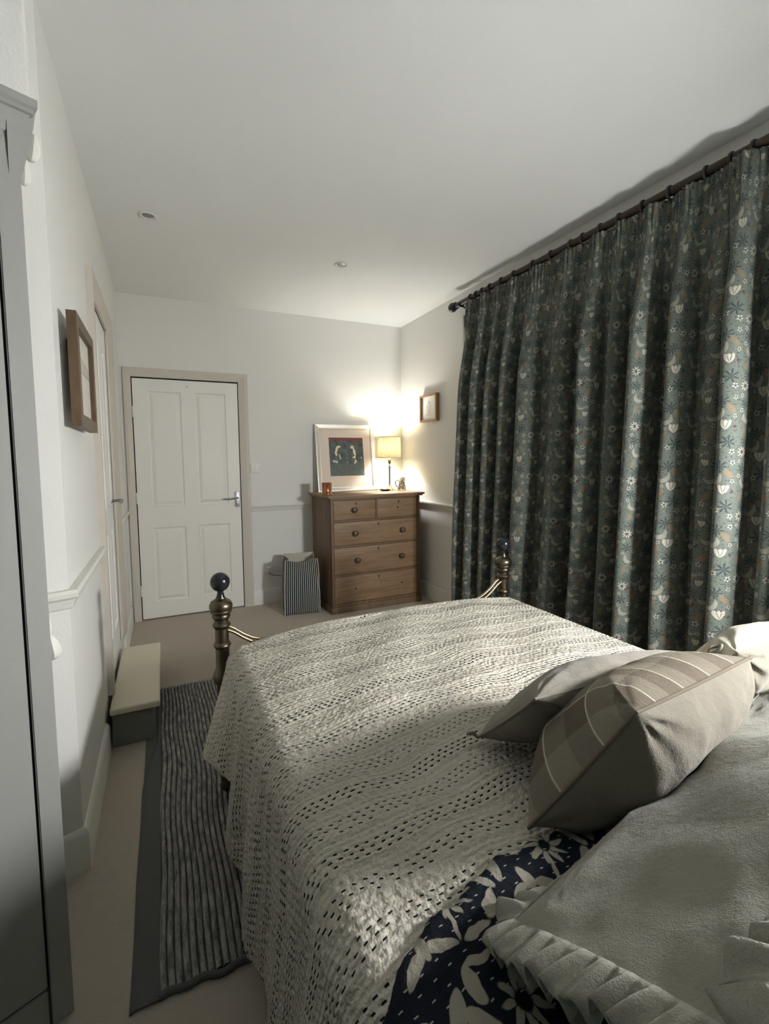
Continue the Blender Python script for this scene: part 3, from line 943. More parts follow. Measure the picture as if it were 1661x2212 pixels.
# quilt ------------------------------------------------------------
QX0, QX1, QY1, QZ = .262, 1.545, 1.765, .610
def foot(q): return QY1 + .03 * np.clip(q / .3, 0, 1)
RR = .072
def drape(d, flare):
    a = np.clip(d / RR, 0, pi / 2)
    rest = np.clip(d - RR * pi / 2, 0, None)
    return RR * np.sin(a) + flare * rest, RR * (1 - np.cos(a)) + rest * np.sqrt(1 - flare ** 2)
def sstep(x_, a, b):
    t = np.clip((x_ - a) / (b - a), 0, 1); return t * t * (3 - 2 * t)
def quilt_pos(S, T, lift=0.0):
    """S: across, 0 at the left mattress edge; T: along, world y until the foot edge"""
    wdt = QX1 - QX0
    dxl = np.clip(-S, 0, None); dxr = np.clip(S - wdt, 0, None); dy = np.clip(T - foot(S), 0, None)
    dx = np.maximum(dxl, dxr)
    r = np.hypot(dx, dy) + 1e-9
    hang = np.clip(dxl / .25, 0, 1)
    flare = .05 + .20 * sstep(T, 1.30, 1.62) * (dxl > 0) + .05 * sstep(-T, -1.25, -.9) * (dxl > 0)
    out, down = drape(r, flare)
    fold = hang * (.016 * np.sin(T * 11.0 + 1.3) + .010 * np.sin(T * 23 + .4) + .022 * np.exp(-((T - 1.40) / .05) ** 2) - .02 * np.exp(-((T - 1.52) / .045) ** 2))
    out = out + fold * np.clip(dxl, 0, .4) / .4 + lift * np.clip(r / (RR * 1.5), 0, 1)
    x_ = np.clip(S, 0, wdt) + QX0 + np.where(dxl > 0, -1, 1) * out * dx / r
    yb = np.minimum(T, foot(S))
    y_ = yb + out * dy / r
    z_ = QZ - down + lift * (1 - np.clip(r / (RR * 1.5), 0, 1))
    top = (dx < 1e-6) & (dy < 1e-6)
    crown = .031 * (1 - np.clip(np.abs((S - wdt / 2) / (wdt / 2)), 0, 1) ** 3.0)
    z_ = z_ + crown
    und = .006 * np.sin(S * 9 + T * 4) * np.sin(T * 7 + 1) + .004 * np.sin(S * 17 - T * 13)
    z_ = z_ + und * top * np.clip(S / .2, 0, 1)
    return x_, y_, z_
def warp(S, T):
    return S + .006 * np.sin(T * 13 + S * 3), T + .010 * np.sin(S * 5.2 + 1.0) + .007 * np.sin(S * 13 + T * 6) + .004 * np.sin(S * 31 + T * 17)
def puffs(u, v):
    row = np.floor(v / .0125)
    return .0030 * np.abs(np.sin(pi * (u / .0192 + .39 * row))) * np.abs(np.sin(pi * v / .0125)) ** .5
def surface(name, S, T, mat, parent, lift=0.0, puff=1.0, liftmap=None):
    lf = liftmap if liftmap is not None else lift
    x_, y_, z_ = quilt_pos(S, T, lf)
    P = np.stack([x_, y_, z_], -1)
    du = np.gradient(P, axis=0); dv = np.gradient(P, axis=1)
    N = np.cross(du, dv); N /= np.linalg.norm(N, axis=-1, keepdims=True) + 1e-12
    u, v = warp(S, T)
    rg = np.random.RandomState(3)
    P = P + N * (puffs(u, v) * puff)[..., None]
    return mesh(name, P.reshape(-1, 3), grid_faces(*S.shape), mat, parent, uvs=np.stack([u, v], -1).reshape(-1, 2), angle=0)
na, nb = 400, 470
sv = np.linspace(0, 1, na)
T1_ = np.linspace(.05, QY1 + .20, nb)
A, T = np.meshgrid(sv, T1_, indexing='ij')
hl = .40 + .15 * (1 - sstep(T, 1.36, 1.54)) + .008 * np.sin(T * 30)
hl = hl * (1 - .35 * sstep(T, QY1 - .02, QY1 + .2))
S = -hl + A * ((QX1 - QX0) + .30 + hl)
quilt = surface('quilt', S, T, M_QUILT, None)
tag(quilt, 'beige hand-stitched quilt with dark running stitches spread over the bed', 'quilt')
md = quilt.modifiers.new('thickness', 'SOLIDIFY'); md.thickness = .010; md.offset = -1
# turned-back reverse
bx = [-.6, -.07, .0, .09, .2, .3, .38, .5, 1.6]
by = [.455, .475, .515, .558, .570, .585, .560, .545, .55]
na, nb = 300, 110
A, Bq = np.meshgrid(np.linspace(0, 1, na), np.linspace(0, 1, nb), indexing='ij')
S = -.52 + A * ((QX1 - QX0) + .52 + .25)
bn = np.interp(S, bx, by) + .006 * np.sin(S * 40) + .004 * np.sin(S * 90 + 1)
T = .06 + Bq * (bn - .06)
edge = np.clip((bn - T) / .022, 0, 1)
lm = .002 + .013 * np.sqrt(1 - (1 - edge) ** 2)
rev = surface('patterned_reverse', S, T, M_NAVY, quilt, liftmap=lm, puff=.5)
rev['label'] = 'navy and cream floral reverse of the quilt, turned back'

# pillows ------------------------------------------------------------
def pillow_grid(c, T, n, side, pin=.06, sag=.0, wr=.006, seed=0, pw=2.6, ex=.62):
    c0, c1, c2, c3 = [Vector(q) for q in c]
    nrm = (c1 - c0).cross(c3 - c0).normalized()
    wl, hl_ = (c1 - c0).length, (c3 - c0).length
    P, UV = [], []
    for i in range(n):
        for j in range(n):
            u = -1 + 2 * i / (n - 1); v = -1 + 2 * j / (n - 1)
            # concentrate samples near the border
            u = sin(u * pi / 2) * .75 + u * .25; v = sin(v * pi / 2) * .75 + v * .25
            uu = u * (1 - pin * (1 - v * v)); vv_ = v * (1 - pin * (1 - u * u))
            a, b_ = (uu + 1) / 2, (vv_ + 1) / 2
            p = c0 * (1 - a) * (1 - b_) + c1 * a * (1 - b_) + c2 * a * b_ + c3 * (1 - a) * b_
            h = (max(0, 1 - abs(u) ** pw) * max(0, 1 - abs(v) ** pw)) ** ex
            q = Vector((u * wl * 3 + seed, v * hl_ * 3, side * 2.0))
            ang = atan2(v - (1 if v > 0 else -1), u - (1 if u > 0 else -1))
            dc = hypot(abs(u) - 1, abs(v) - 1)
            rad = sin(ang * 14 + seed) * exp(-dc * 2.4) * min(1, dc * 6)
            e_ = min(1, h * 3)
            hh = h * T * (1 + sag * -v) + e_ * (wr * mnoise.noise(q * 1.3) * 2 + wr * .9 * rad + wr * .5 * mnoise.noise(q * 4))
            P.append(p + nrm * side * hh)
            UV.append((u * wl / 2, v * hl_ / 2))
    return P, UV
def pillow_part(name, c, T, side, mat, parent, n=56, **k):
    P, UV = pillow_grid(c, T, n, side, **k)
    F = grid_faces(n, n)
    if side < 0: F = [f_[::-1] for f_ in F]
    return mesh(name, P, F, mat, parent, uvs=UV, angle=0)
def perimeter(c, pin, n=60, off=0.0):
    c0, c1, c2, c3 = [Vector(q) for q in c]
    out = []
    for sgm in range(4):
        for k in range(n):
            t = -1 + 2 * k / n
            u, v = ((t, -1), (1, t), (-t, 1), (-1, -t))[sgm]
            uu = u * (1 - pin * (1 - v * v)); vv_ = v * (1 - pin * (1 - u * u))
            a, b_ = (uu + 1) / 2, (vv_ + 1) / 2
            out.append(c0 * (1 - a) * (1 - b_) + c1 * a * (1 - b_) + c2 * a * b_ + c3 * (1 - a) * b_)
    return out
def rel(c, o): return [Vector(q) - Vector(o) for q in c]
def frill(name, c, pin, width, amp, mat, parent, seed=0, droop=0.0, n=150, wl=.055, fade=None):
    pts = perimeter(c, pin, n)
    cen = sum((Vector(q) for q in c), Vector()) / 4
    c0, c1, c3 = Vector(c[0]), Vector(c[1]), Vector(c[3])
    nrm = (c1 - c0).cross(c3 - c0).normalized()
    K = 7; V = []; F = []
    N = len(pts); s_ = 0
    for i, p in enumerate(pts):
        pn, pp = pts[(i + 1) % N], pts[i - 1]
        tan = (pn - pp).normalized(); s_ += (p - pp).length if i else 0
        outd = tan.cross(nrm)
        if outd.dot(p - cen) < 0: outd = -outd
        ph = s_ / wl * 2 * pi + 1.6 * mnoise.noise(Vector((s_ * 9, seed, 0)))
        wv = width * (1 + .25 * mnoise.noise(Vector((s_ * 14, seed, 5))))
        am = amp
        if fade and i < n:
            q_ = min(1, max(0, (i / n - fade[0]) / (fade[1] - fade[0]))); wv *= 1 - .85 * q_; am = amp * (1 - .9 * q_)
        for k in range(K):
            t = k / (K - 1)
            a = am * t ** .8 * (sin(ph) + .45 * sin(2.3 * ph + 1))
            V.append(p + outd * (wv * t * .95) + nrm * a + tan * (am * .8 * t * cos(ph * 1.0 + .6)) + Vector((0, 0, -droop * t * t)))
    for i in range(N):
        for k in range(K - 1):
            j = (i + 1) % N
            F.append((i * K + k, j * K + k, j * K + k + 1, i * K + k + 1))
    o = mesh(name, V, F, mat, parent, angle=0)
    m_ = o.modifiers.new('thickness', 'SOLIDIFY'); m_.thickness = .0035; m_.offset = 0
    return o

# A: slim grey linen cushion, farthest down the bed
oA = Vector((.9, .79, .66)); dA = Vector((-.005, -.045, 0))
cA = rel([(.645, .885, .664), (1.16, .865, .664), (1.175, .690, .835), (.635, .695, .850)], oA - dA)
pa = thing('cushion', oA, 'plain grey linen cushion lying farthest down the bed', 'cushion')
pillow_part('cushion_back', cA, .070, 1, M_LINEN_G, pa, pin=.05, seed=1)     # +normal side
pillow_part('cushion_front', cA, .075, -1, M_LINEN_G, pa, pin=.05, seed=2)
pts = perimeter(cA, .05, 40); pts.append(pts[0])
MB().tube(pts, .0028, 8, False).build('seam', M_LINEN_G, pa)
for q, dz in ((cA[0], Vector((-.022, .008, .010))), (cA[2], Vector((.030, -.004, .016)))):
    MB().tube(smooth_path([q, q + dz * .5 + Vector((0, .006, .004)), q + dz, q + dz * .8 + Vector((0, -.012, .012)), q + dz * .45 + Vector((0, -.012, .006)), q], 6), .0035, 8).build('corner_tuft', M_LINEN_G, pa)

# B: checked cushion
oB = Vector((.85, .57, .66)); dB = Vector((-.005, -.018, 0))
cB = rel([(.562, .605, .662), (1.06, .665, .664), (1.112, .545, .888), (.695, .503, .892)], oB - dB)
pb = thing('cushion', oB, 'brown checked wool cushion with beige linen back, between the plain pillows', 'cushion')
fr_ = pillow_part('checked_front', cB, .128, -1, M_CHECK, pb, pin=.04, seed=4, pw=3.0, ex=.55, sag=.15)
bk_ = pillow_part('linen_back', cB, .092, 1, M_LINEN_B, pb, pin=.04, seed=5, wr=.009)
fr_['label'] = 'brown check wool face with cream lines'
pts = perimeter(cB, .04, 40); pts.append(pts[0])
MB().tube(pts, .0032, 8, False).build('seam', M_CHECK, pb)

# C: large frilled pillow in front
oC = Vector((.75, .35, .66))
cC = rel([(.405, .450, .690), (1.22, .560, .765), (1.18, .215, .985), (.372, .160, .885)], oC)
pc = thing('pillow', oC, 'large sage grey linen pillow with a gathered frill, filling the near corner of the bed', 'pillow', 'frilled pillows at the head of the bed')
pillow_part('pillow_front', cC, .150, 1, M_LINEN_S, pc, pin=.02, n=70, seed=7, wr=.013, pw=3.0, ex=.55, sag=.28)
pillow_part('pillow_back', cC, .015, -1, M_LINEN_S, pc, pin=.02, n=30, seed=8)
frill('frill', cC, .02, .056, .010, M_LINEN_S, pc, seed=3, droop=.012, n=260, wl=.036, fade=(.05, .13))

# D: second frilled pillow, only its lower corner in view
oD = Vector((.70, .05, .97))
cD = rel([(.338, .138, .975), (1.06, .135, 1.01), (1.05, -.085, 1.13), (.335, -.09, 1.10)], oD)
pd = thing('pillow', oD, 'frilled grey pillow showing only a ruffled corner at the lower right edge', 'pillow', 'frilled pillows at the head of the bed')
pillow_part('pillow_front', cD, .045, 1, M_LINEN_S, pd, pin=.02, n=40, seed=11)
pillow_part('pillow_back', cD, .02, -1, M_LINEN_S, pd, pin=.02, n=30, seed=12)
frill('frill', cD, .02, .046, .009, M_LINEN_S, pd, seed=9, droop=.015, n=220, wl=.036)

# E: cream ribbed pillow at the curtain side
oE = Vector((1.42, .62, .66))
cE = rel([(1.16, .745, .668), (1.56, .76, .668), (1.60, .60, .86), (1.17, .585, .865)], oE)
pe = thing('pillow', oE, 'cream ribbed pillow behind the checked cushion at the curtain side', 'pillow')
pillow_part('pillow_back', cE, .080, -1, M_LINEN_C, pe, pin=.05, seed=14)
pillow_part('pillow_front', cE, .085, 1, M_LINEN_B, pe, pin=.05, seed=15, wr=.014)

# ------------------------------------------------------------------ curtains
PX, PZ = 2.165, 2.521
def curtain(name, y0, y1, crests, label, seed, xo=0.0):
    ztop, zbot = PZ - .030, .012
    ns, nz = int((y1 - y0) / .0055), 90
    s = np.linspace(y0, y1, ns)
    ph = np.interp(s, crests, np.arange(len(crests)) * 2 * pi)
    rg = np.random.RandomState(seed)
    tz = np.linspace(0, 1, nz) ** 1.15
    Sg, Tz = np.meshgrid(s, tz, indexing='ij')
    Ph = np.meshgrid(ph, tz, indexing='ij')[0]
    pitch = np.gradient(ph, s); pit = 2 * pi / np.maximum(pitch, 1)
    Pit = np.meshgrid(pit, tz, indexing='ij')[0]
    z = ztop + (zbot - ztop) * Tz
    drop = ztop - z
    A1 = (.012 + .032 * sstep(drop, .05, .7) + .010 * sstep(drop, .8, 2.2)) * np.clip(Pit / .12, .6, 1.45) * (1 + .45 * np.sin(Sg * 9.1 + seed) * np.sin(Sg * 4.3 + 2))
    A2 = .010 * np.exp(-drop / .16)
    lean = -(drop / 2.4) ** .8 * (.015 + .10 * sstep(Sg, 1.15, 2.0) + .035 * np.sin(Sg * 5.3 + 1.0) * sstep(Sg, 1.2, 1.5)) + .012 * np.sin(Sg * 7.7 + seed * 2) * (drop / 2.4)
    Phd = Ph + .25 * np.sin(drop * 2.1 + Sg * 6) * sstep(drop, .3, 2)
    x_ = PX - .018 - A1 * (np.cos(Phd) + .18 * np.cos(2 * Phd + .7)) + A2 * np.cos(2 * pi * Sg / .021) + .008 * np.cos(Sg * 37 + drop * 1.5) * sstep(drop, .2, 1) + .010 * np.sin(Phd * .5 + 1) * sstep(drop, .1, .8)
    y_ = Sg + .17 * Pit * np.sin(2 * Phd + .5) * sstep(drop, .1, .6) * .55 - lean
    x_ = np.minimum(x_, XR - .012)
    x_ = x_ - xo * sstep(Sg, y1 - .12, y1)
    P = np.stack([x_, y_, z], -1)
    arc = np.concatenate([[0], np.cumsum(np.hypot(np.diff(P[:, nz // 2, 0]), np.diff(P[:, nz // 2, 1])))])
    UVu = np.meshgrid(arc, tz, indexing='ij')[0]
    o = mesh(name, P.reshape(-1, 3), grid_faces(ns, nz), M_CURTAIN, None, uvs=np.stack([UVu, z], -1).reshape(-1, 2), angle=0)
    m_ = o.modifiers.new('thickness', 'SOLIDIFY'); m_.thickness = .003; m_.offset = 0
    tag(o, label, 'curtain', 'pair of floral curtains')
    return o
cr = [3.30, 3.18, 3.05, 2.92, 2.76, 2.60, 2.46, 2.26, 2.02, 1.80, 1.67, 1.51, 1.33, 1.18, 1.02][::-1]
c1 = curtain('curtain', 1.135, 3.000, cr, 'long dark green floral curtain hanging beyond the bed, spanning most of the window', 1)
cr2 = [.05, .20, .36, .50, .66, .82, .97, 1.10, 1.23]
c2 = curtain('curtain', .30, 1.150, cr2, 'dark green floral curtain at the right edge, past the dark gap between the pair', 4, .045)
pole = thing('curtain_pole', (PX, 1.6, PZ), 'dark wooden curtain pole with turned finial above the curtains', 'curtain pole')
MB().tube([(0, -1.7, 0), (0, 1.54, 0)], .0205, 24).build('pole', M_POLE, pole)
RF = Matrix.Translation((0, 1.535, 0)) @ Matrix.Rotation(-pi / 2, 4, 'X')
MB().lathe([(0, 0), (.027, 0), (.029, .006), (.026, .012), (.024, .018), (.032, .030), (.037, .046), (.036, .062), (.029, .076), (.020, .083), (.018, .088), (.012, .096), (.007, .102), (0, .106)], 32, RF).build('finial', M_BLACKP, pole)
b = MB()
b.box(XR - PX - .014, XR - PX - .002, 1.455, 1.485, -.13, .03, .003)
b.tube(smooth_path([(XR - PX - .01, 1.47, -.09), (.075, 1.47, -.065), (.03, 1.47, -.03), (.0, 1.47, -.022)], 6), .007, 10)
b.tube([(.026 * cos(a), 1.47, .026 * sin(a)) for a in [pi * 1.1 + pi * .9 * k / 12 for k in range(13)]], .006, 8)
b.build('bracket', M_IRON, pole)
ring_y = [2.939, 2.87, 2.80, 2.712, 2.592, 2.468, 2.294, 2.147, 1.999, 1.917, 1.803, 1.691, 1.563, 1.433, 1.276, 1.178, 1.100, 0.98]
ORD = ['first', 'second', 'third', 'fourth', 'fifth', 'sixth', 'seventh', 'eighth', 'ninth', 'tenth', 'eleventh', 'twelfth', 'thirteenth', 'fourteenth', 'fifteenth', 'sixteenth', 'seventeenth', 'eighteenth']
b = MB()
t = bmesh.new()
vs, fs = [], []
for i in range(36):
    a = 2 * pi * i / 36
    for k in range(10):
        q = 2 * pi * k / 10
        R_ = .0285 + .0055 * cos(q)
        vs.append((R_ * cos(a), .0065 * sin(q), R_ * sin(a) - .006))
for i in range(36):
    for k in range(10):
        fs.append((i * 10 + k, ((i + 1) % 36) * 10 + k, ((i + 1) % 36) * 10 + (k + 1) % 10, i * 10 + (k + 1) % 10))
ring0 = b.raw(vs, fs).build('curtain_ring', M_IRON)
ring0.location = (PX, ring_y[0], PZ)
tag(ring0, 'dark curtain ring on the pole, first from the finial end', 'curtain ring', 'curtain rings on the dark pole')
eye0 = MB().tube([(.006 * cos(a), 0, -.044 + .006 * sin(a)) for a in [2 * pi * k / 14 for k in range(15)]], .0016, 6, False).build('eyelet', M_IRON, ring0)
for i, y in enumerate(ring_y[1:]):
    r_ = ring0.copy(); COL.objects.link(r_); r_.location = (PX, y, PZ)
    r_['label'] = 'dark curtain ring on the pole, %s from the finial end' % ORD[i + 1]
    q = eye0.copy(); COL.objects.link(q); q.parent = r_

# ------------------------------------------------------------------ downlights
def downlight(x_, y_, label):
    t = thing('downlight', (x_, y_, ZC), label, 'ceiling light', 'ceiling downlights')
    MB().lathe([(.045, -.0005), (.046, -.004), (.042, -.008), (.036, -.008), (.030, -.003), (.028, -.001), (.028, -.0005)], 36).build('bezel', M_WHITEP, t)
    MB().lathe([(0, -.0045), (.020, -.0045), (.026, -.003), (.028, -.001)], 32).build('lamp_face', M_STEEL, t)
    return t
downlight(-.012, 2.880, 'unlit round downlight in the ceiling near the left wall')
downlight(1.168, 3.057, 'unlit round downlight in the ceiling nearer the room corner')

# ------------------------------------------------------------------ chest of drawers
CX0, CX1, CYF, CYB, CZ = 1.272, 2.128, 3.665, 4.205, 1.015
ch = thing('chest_of_drawers', (1.70, 3.93, 0), 'old stripped pine chest of drawers in the far corner', 'chest of drawers')
def cb(x0, x1, y0, y1, z0, z1, bev=.003):
    return MB().box(x0 - 1.70, x1 - 1.70, y0 - 3.93, y1 - 3.93, z0, z1, bev)
b = cb(CX0, CX1, CYF + .02, CYB, .055, .985, .002)
b.build('carcass', M_PINEV, ch)
b = cb(CX0, CX0 + .022, CYF, CYF + .03, .05, .985, .002)
b.box(CX1 - .022 - 1.7, CX1 - 1.7, CYF - 3.93, CYF + .03 - 3.93, .05, .985, .002)
for z0, z1 in ((.972, .985), (.785, .800), (.565, .580), (.315, .330), (.05, .078)):
    b.box(CX0 + .02 - 1.7, CX1 - .02 - 1.7, CYF + .002 - 3.93, CYF + .03 - 3.93, z0, z1, .002)
b.box(1.688 - 1.7, 1.702 - 1.7, CYF + .002 - 3.93, CYF + .03 - 3.93, .795, .975, .002)
b.build('front_frame', M_PINEV, ch)
b = cb(CX0 - .012, CX1 + .012, CYF - .012, CYB, .0, .055, .006)
b.build('plinth', M_PINEV, ch)
b = cb(CX0 - .022, CX1 + .022, CYF - .022, CYB, .985, .998, .005)
b.box(CX0 - .036 - 1.7, CX1 + .036 - 1.7, CYF - .036 - 3.93, CYB - 3.93, .997, CZ, .007, 3)
b.build('top', M_PINE, ch)
def drawer(x0, x1, z0, z1, knobs, holes, keyhole):
    d = cb(x0, x1, CYF + .006, CYF + .03, z0, z1, .003).build('drawer', M_PINE, ch)
    xm, zm = (x0 + x1) / 2, (z0 + z1) / 2
    for kx in knobs:
        MB().lathe([(0, 0), (.013, 0), (.012, .006), (.010, .012), (.016, .018), (.0235, .026), (.0245, .034), (.019, .041), (.008, .044), (0, .0445)], 28,
                   Matrix.Translation((kx - 1.7, CYF + .008 - 3.93, zm)) @ Matrix.Rotation(pi / 2, 4, 'X')).build('knob', M_KNOB, d)
    for hx in holes:
        MB().lathe([(0, 0), (.007, 0), (.007, .003), (0, .0035)], 14, Matrix.Translation((hx - 1.7, CYF + .008 - 3.93, zm)) @ Matrix.Rotation(pi / 2, 4, 'X')).build('knob_hole', M_DARK, d)
    if keyhole:
        bb = MB().lathe([(0, 0), (.008, 0), (.008, .003), (0, .0035)], 14, Matrix.Translation((xm - 1.7 + .01, CYF + .008 - 3.93, z1 - .026)) @ Matrix.Rotation(pi / 2, 4, 'X'))
        bb.box(xm - 1.7 + .006, xm - 1.7 + .014, CYF + .003 - 3.93, CYF + .008 - 3.93, z1 - .045, z1 - .026, .001)
        bb.build('keyhole', M_IRON, d)
drawer(CX0 + .025, 1.686, .803, .969, [1.482], [], True)
drawer(1.704, CX1 - .025, .803, .969, [], [1.905], True)
drawer(CX0 + .025, CX1 - .025, .583, .782, [1.487, 1.945], [], True)
drawer(CX0 + .025, CX1 - .025, .333, .562, [1.505, 1.935], [], True)
drawer(CX0 + .025, CX1 - .025, .081, .312, [], [1.487, 1.940], True)

# ------------------------------------------------------------------ things on the chest
def picture(name, parent_t, w_, h_, dep, fwid, mat, mountw, art, mtx, mount_mat=M_MOUNT, inner=None):
    """frame in local x,z plane, front at y=-dep"""
    prof = [(0, 0), (0, -dep), (fwid * .15, -dep), (fwid * .75, -dep * .72), (fwid * .92, -dep * .70), (fwid, -dep * .45)] if inner is None else [(0, 0), (0, -dep), (fwid, -dep), (fwid, -dep * .3)]
    v, f = [], []
    cs = [(-w_ / 2, 0), (w_ / 2, 0), (w_ / 2, h_), (-w_ / 2, h_)]
    sg = [(1, 1), (-1, 1), (-1, -1), (1, -1)]
    for (x_, z_), (sx, sz) in zip(cs, sg):
        for o_, y_ in prof: v.append((x_ + sx * o_, y_, z_ + sz * o_))
    n = len(prof)
    for i in range(4):
        j = (i + 1) % 4
        for k in range(n - 1): f.append((i * n + k, j * n + k, j * n + k + 1, i * n + k + 1))
    fr = MB().raw(v, f, mtx).build('frame', mat, parent_t, smooth=False)
    MB().box(-w_ / 2 + .004, w_ / 2 - .004, -dep * .25, -.001, .004, h_ - .004, 0, 1, mtx).build('backing', M_PAPER, parent_t)
    yy = -dep * .42
    x0, x1, z0, z1 = -w_ / 2 + fwid * .9, w_ / 2 - fwid * .9, fwid * .9, h_ - fwid * .9
    MB().box(x0, x1, yy, yy + .003, z0, z1, 0, 1, mtx).build('mount', mount_mat, parent_t)
    a, b_, c_, d_ = mountw
    q = [Vector((x0 + a, yy - .0012, z0 + b_)), Vector((x1 - c_, yy - .0012, z0 + b_)), Vector((x1 - c_, yy - .0012, z1 - d_)), Vector((x0 + a, yy - .0012, z1 - d_))]
    q2 = [p_ + Vector((0, .0010, 0)) for p_ in q]
    P = [mtx @ p_ for p_ in q + q2]
    mesh('artwork', P, [(0, 1, 2, 3), (7, 6, 5, 4), (0, 4, 5, 1), (1, 5, 6, 2), (2, 6, 7, 3), (3, 7, 4, 0)], art, parent_t, smooth=False, uvs=[(0, 0), (1, 0), (1, 1), (0, 1)] * 2)
    return fr
pr = thing('framed_print', (1.612, 4.125, CZ + .002), 'silver-framed abstract print leaning on the wall on top of the chest', 'picture')
lean = math.asin((4.215 - 4.132) / .655)
picture('framed_print', pr, .605, .640, .022, .046, M_SILVER, (.088, .105, .086, .085), art_mat(), Matrix.Rotation(-lean, 4, 'X'))
cv = thing('canvas_board', (1.835, 4.188, CZ + .002), 'blank white board leaning behind the framed print', 'board')
MB().box(-.135, .135, -.008, .008, 0, .36, .002, 2, Matrix.Rotation(-.05, 4, 'X')).build('board', M_PAPER, cv)

# lamp
LX, LY = 2.018, 4.055
lp = thing('table_lamp', (LX, LY, CZ), 'lit brass table lamp with a cream drum shade on the chest', 'lamp')
MB().lathe([(0, 0), (.046, 0), (.048, .005), (.043, .010), (.030, .022), (.016, .040), (.011, .050), (.009, .058), (0, .060)], 36).build('base', M_BRASSL, lp)
MB().lathe([(0, .055), (.0085, .055), (.0075, .07), (.0085, .20), (.010, .235), (.006, .240), (.009, .246), (.0065, .252), (.012, .262), (.015, .290), (.012, .305), (.008, .318), (0, .318)], 28).build('stem', M_BRASS, lp)
NS = 72
v, uvs, f = [], [], []
zt, zb = .515, .318
for i in range(NS + 1):
    a = 2 * pi * i / NS
    for k in range(9):
        t = k / 8; r = .112 - .004 * t + .0009 * cos(i * pi)
        v.append((r * cos(a), r * sin(a), zb + (zt - zb) * t)); uvs.append((a * .11, t * .2))
f = grid_faces(NS + 1, 9)
sh = mesh('shade', v, f, M_SHADE, lp, uvs=uvs, angle=0)
for z in (zb, zt): MB().tube([((.1135 if z == zb else .1095) * cos(2 * pi * k / 48), (.1135 if z == zb else .1095) * sin(2 * pi * k / 48), z) for k in range(49)], .0028, 8, False).build('shade_trim', M_CORD, sh)
b = MB()
for a in (0, 2.09, 4.19): b.tube([(.012 * cos(a), .012 * sin(a), .335), (.110 * cos(a), .110 * sin(a), .335)], .0015, 6)
b.lathe([(0, .318), (.014, .318), (.014, .355), (0, .356)], 20)
b.build('shade_carrier', M_BRASS, sh)
def bulb(parent, z, spec, size=.026):
    L = bpy.data.lights.new('bulb', 'POINT'); L.energy = spec[0]; L.color = spec[1]; L.shadow_soft_size = size
    o = bpy.data.objects.new('bulb', L); COL.objects.link(o); o.parent = parent; o.location = (0, 0, z)
    return o
bulb(lp, .425, CHEST_BULB)

# dish under the lamp
ds = MB().lathe([(0, 0), (.030, 0), (.050, .008), (.056, .016), (.053, .016), (.047, .010), (.028, .004), (0, .004)], 36).build('trinket_dish', M_IRON)
ds.location = (1.935, 3.985, CZ + .0005)
tag(ds, 'shallow dark dish beside the lamp base', 'dish')

# jug
jug = thing('jug', (2.115, 3.985, CZ), 'small mottled jug with a sloping lip beside the lamp', 'jug')
def jug_mat():
    m = Mat('mottled_glaze', 0.3, 0.5)
    n = m.noise(38, 4, .7)
    m.base(m.mix(((n - .42) * 6).clamp(), (0.09, 0.075, 0.045), (0.52, 0.47, 0.35)))
    return m.m
M_JUG = jug_mat()
v, f = [], []
NA = 40
for k in range(14):
    t = k / 13
    for i in range(NA):
        a = 2 * pi * i / NA
        r = .044 - .006 * sin(t * pi * .8) - .012 * t
        top = .095 + .042 * (cos(a) * .5 + .5) ** 1.3        # tall lip on the right, low at the handle
        ex_ = 1 + .28 * t ** 2 * max(0, cos(a))
        v.append((r * cos(a) * ex_, r * sin(a) * .9, .004 + top * t))
for k in range(13):
    for i in range(NA):
        f.append((k * NA + i, k * NA + (i + 1) % NA, (k + 1) * NA + (i + 1) % NA, (k + 1) * NA + i))
f.append(tuple(range(NA - 1, -1, -1)))
bo = mesh('body', v, f, M_JUG, jug, angle=50)
m_ = bo.modifiers.new('thickness', 'SOLIDIFY'); m_.thickness = .004; m_.offset = -1
MB().lathe([(0, 0), (.044, 0), (.046, .004), (.042, .009), (0, .009)], 32).build('foot', M_CORD, jug)
MB().tube(smooth_path([(-.030, 0, .088), (-.052, 0, .098), (-.068, 0, .078), (-.064, 0, .050), (-.042, 0, .028)], 8), .0055, 10).build('handle', M_JUG, jug)

# candle jar
def amber_mat():
    m = Mat('copper_glass', 0.2, 0.6)
    n = m.noise(60, 4, .7, stretch=(1, 1, .4))
    m.base(m.mix(((n - .4) * 4).clamp(), (0.22, 0.07, 0.03), (0.50, 0.21, 0.10)))
    m.b.inputs['Metallic'].default_value = .35
    return m.m
jar = thing('candle_jar', (1.285, 3.80, CZ), 'small ribbed amber candle jar on the chest corner', 'candle')
pr_ = []
MA = amber_mat()
v, f = [], []
zz = [(0, .0), (.040, .0), (.043, .004), (.043, .012), (.041, .016), (.041, .085), (.043, .089), (.043, .104), (.040, .106), (.037, .104), (.037, .03), (0, .028)]
MB().lathe(zz, 48).build('glass', MA, jar)
MB().lathe([(0, .029), (.036, .029), (.036, .082), (.02, .085), (0, .086)], 32).build('wax', M_CORD, jar)
b = MB()
for k in range(10):
    a = 2 * pi * k / 10
    b.tube([(.0415 * cos(a), .0415 * sin(a), .017), (.0415 * cos(a), .0415 * sin(a), .084)], .002, 6)
b.build('rib', MA, jar)

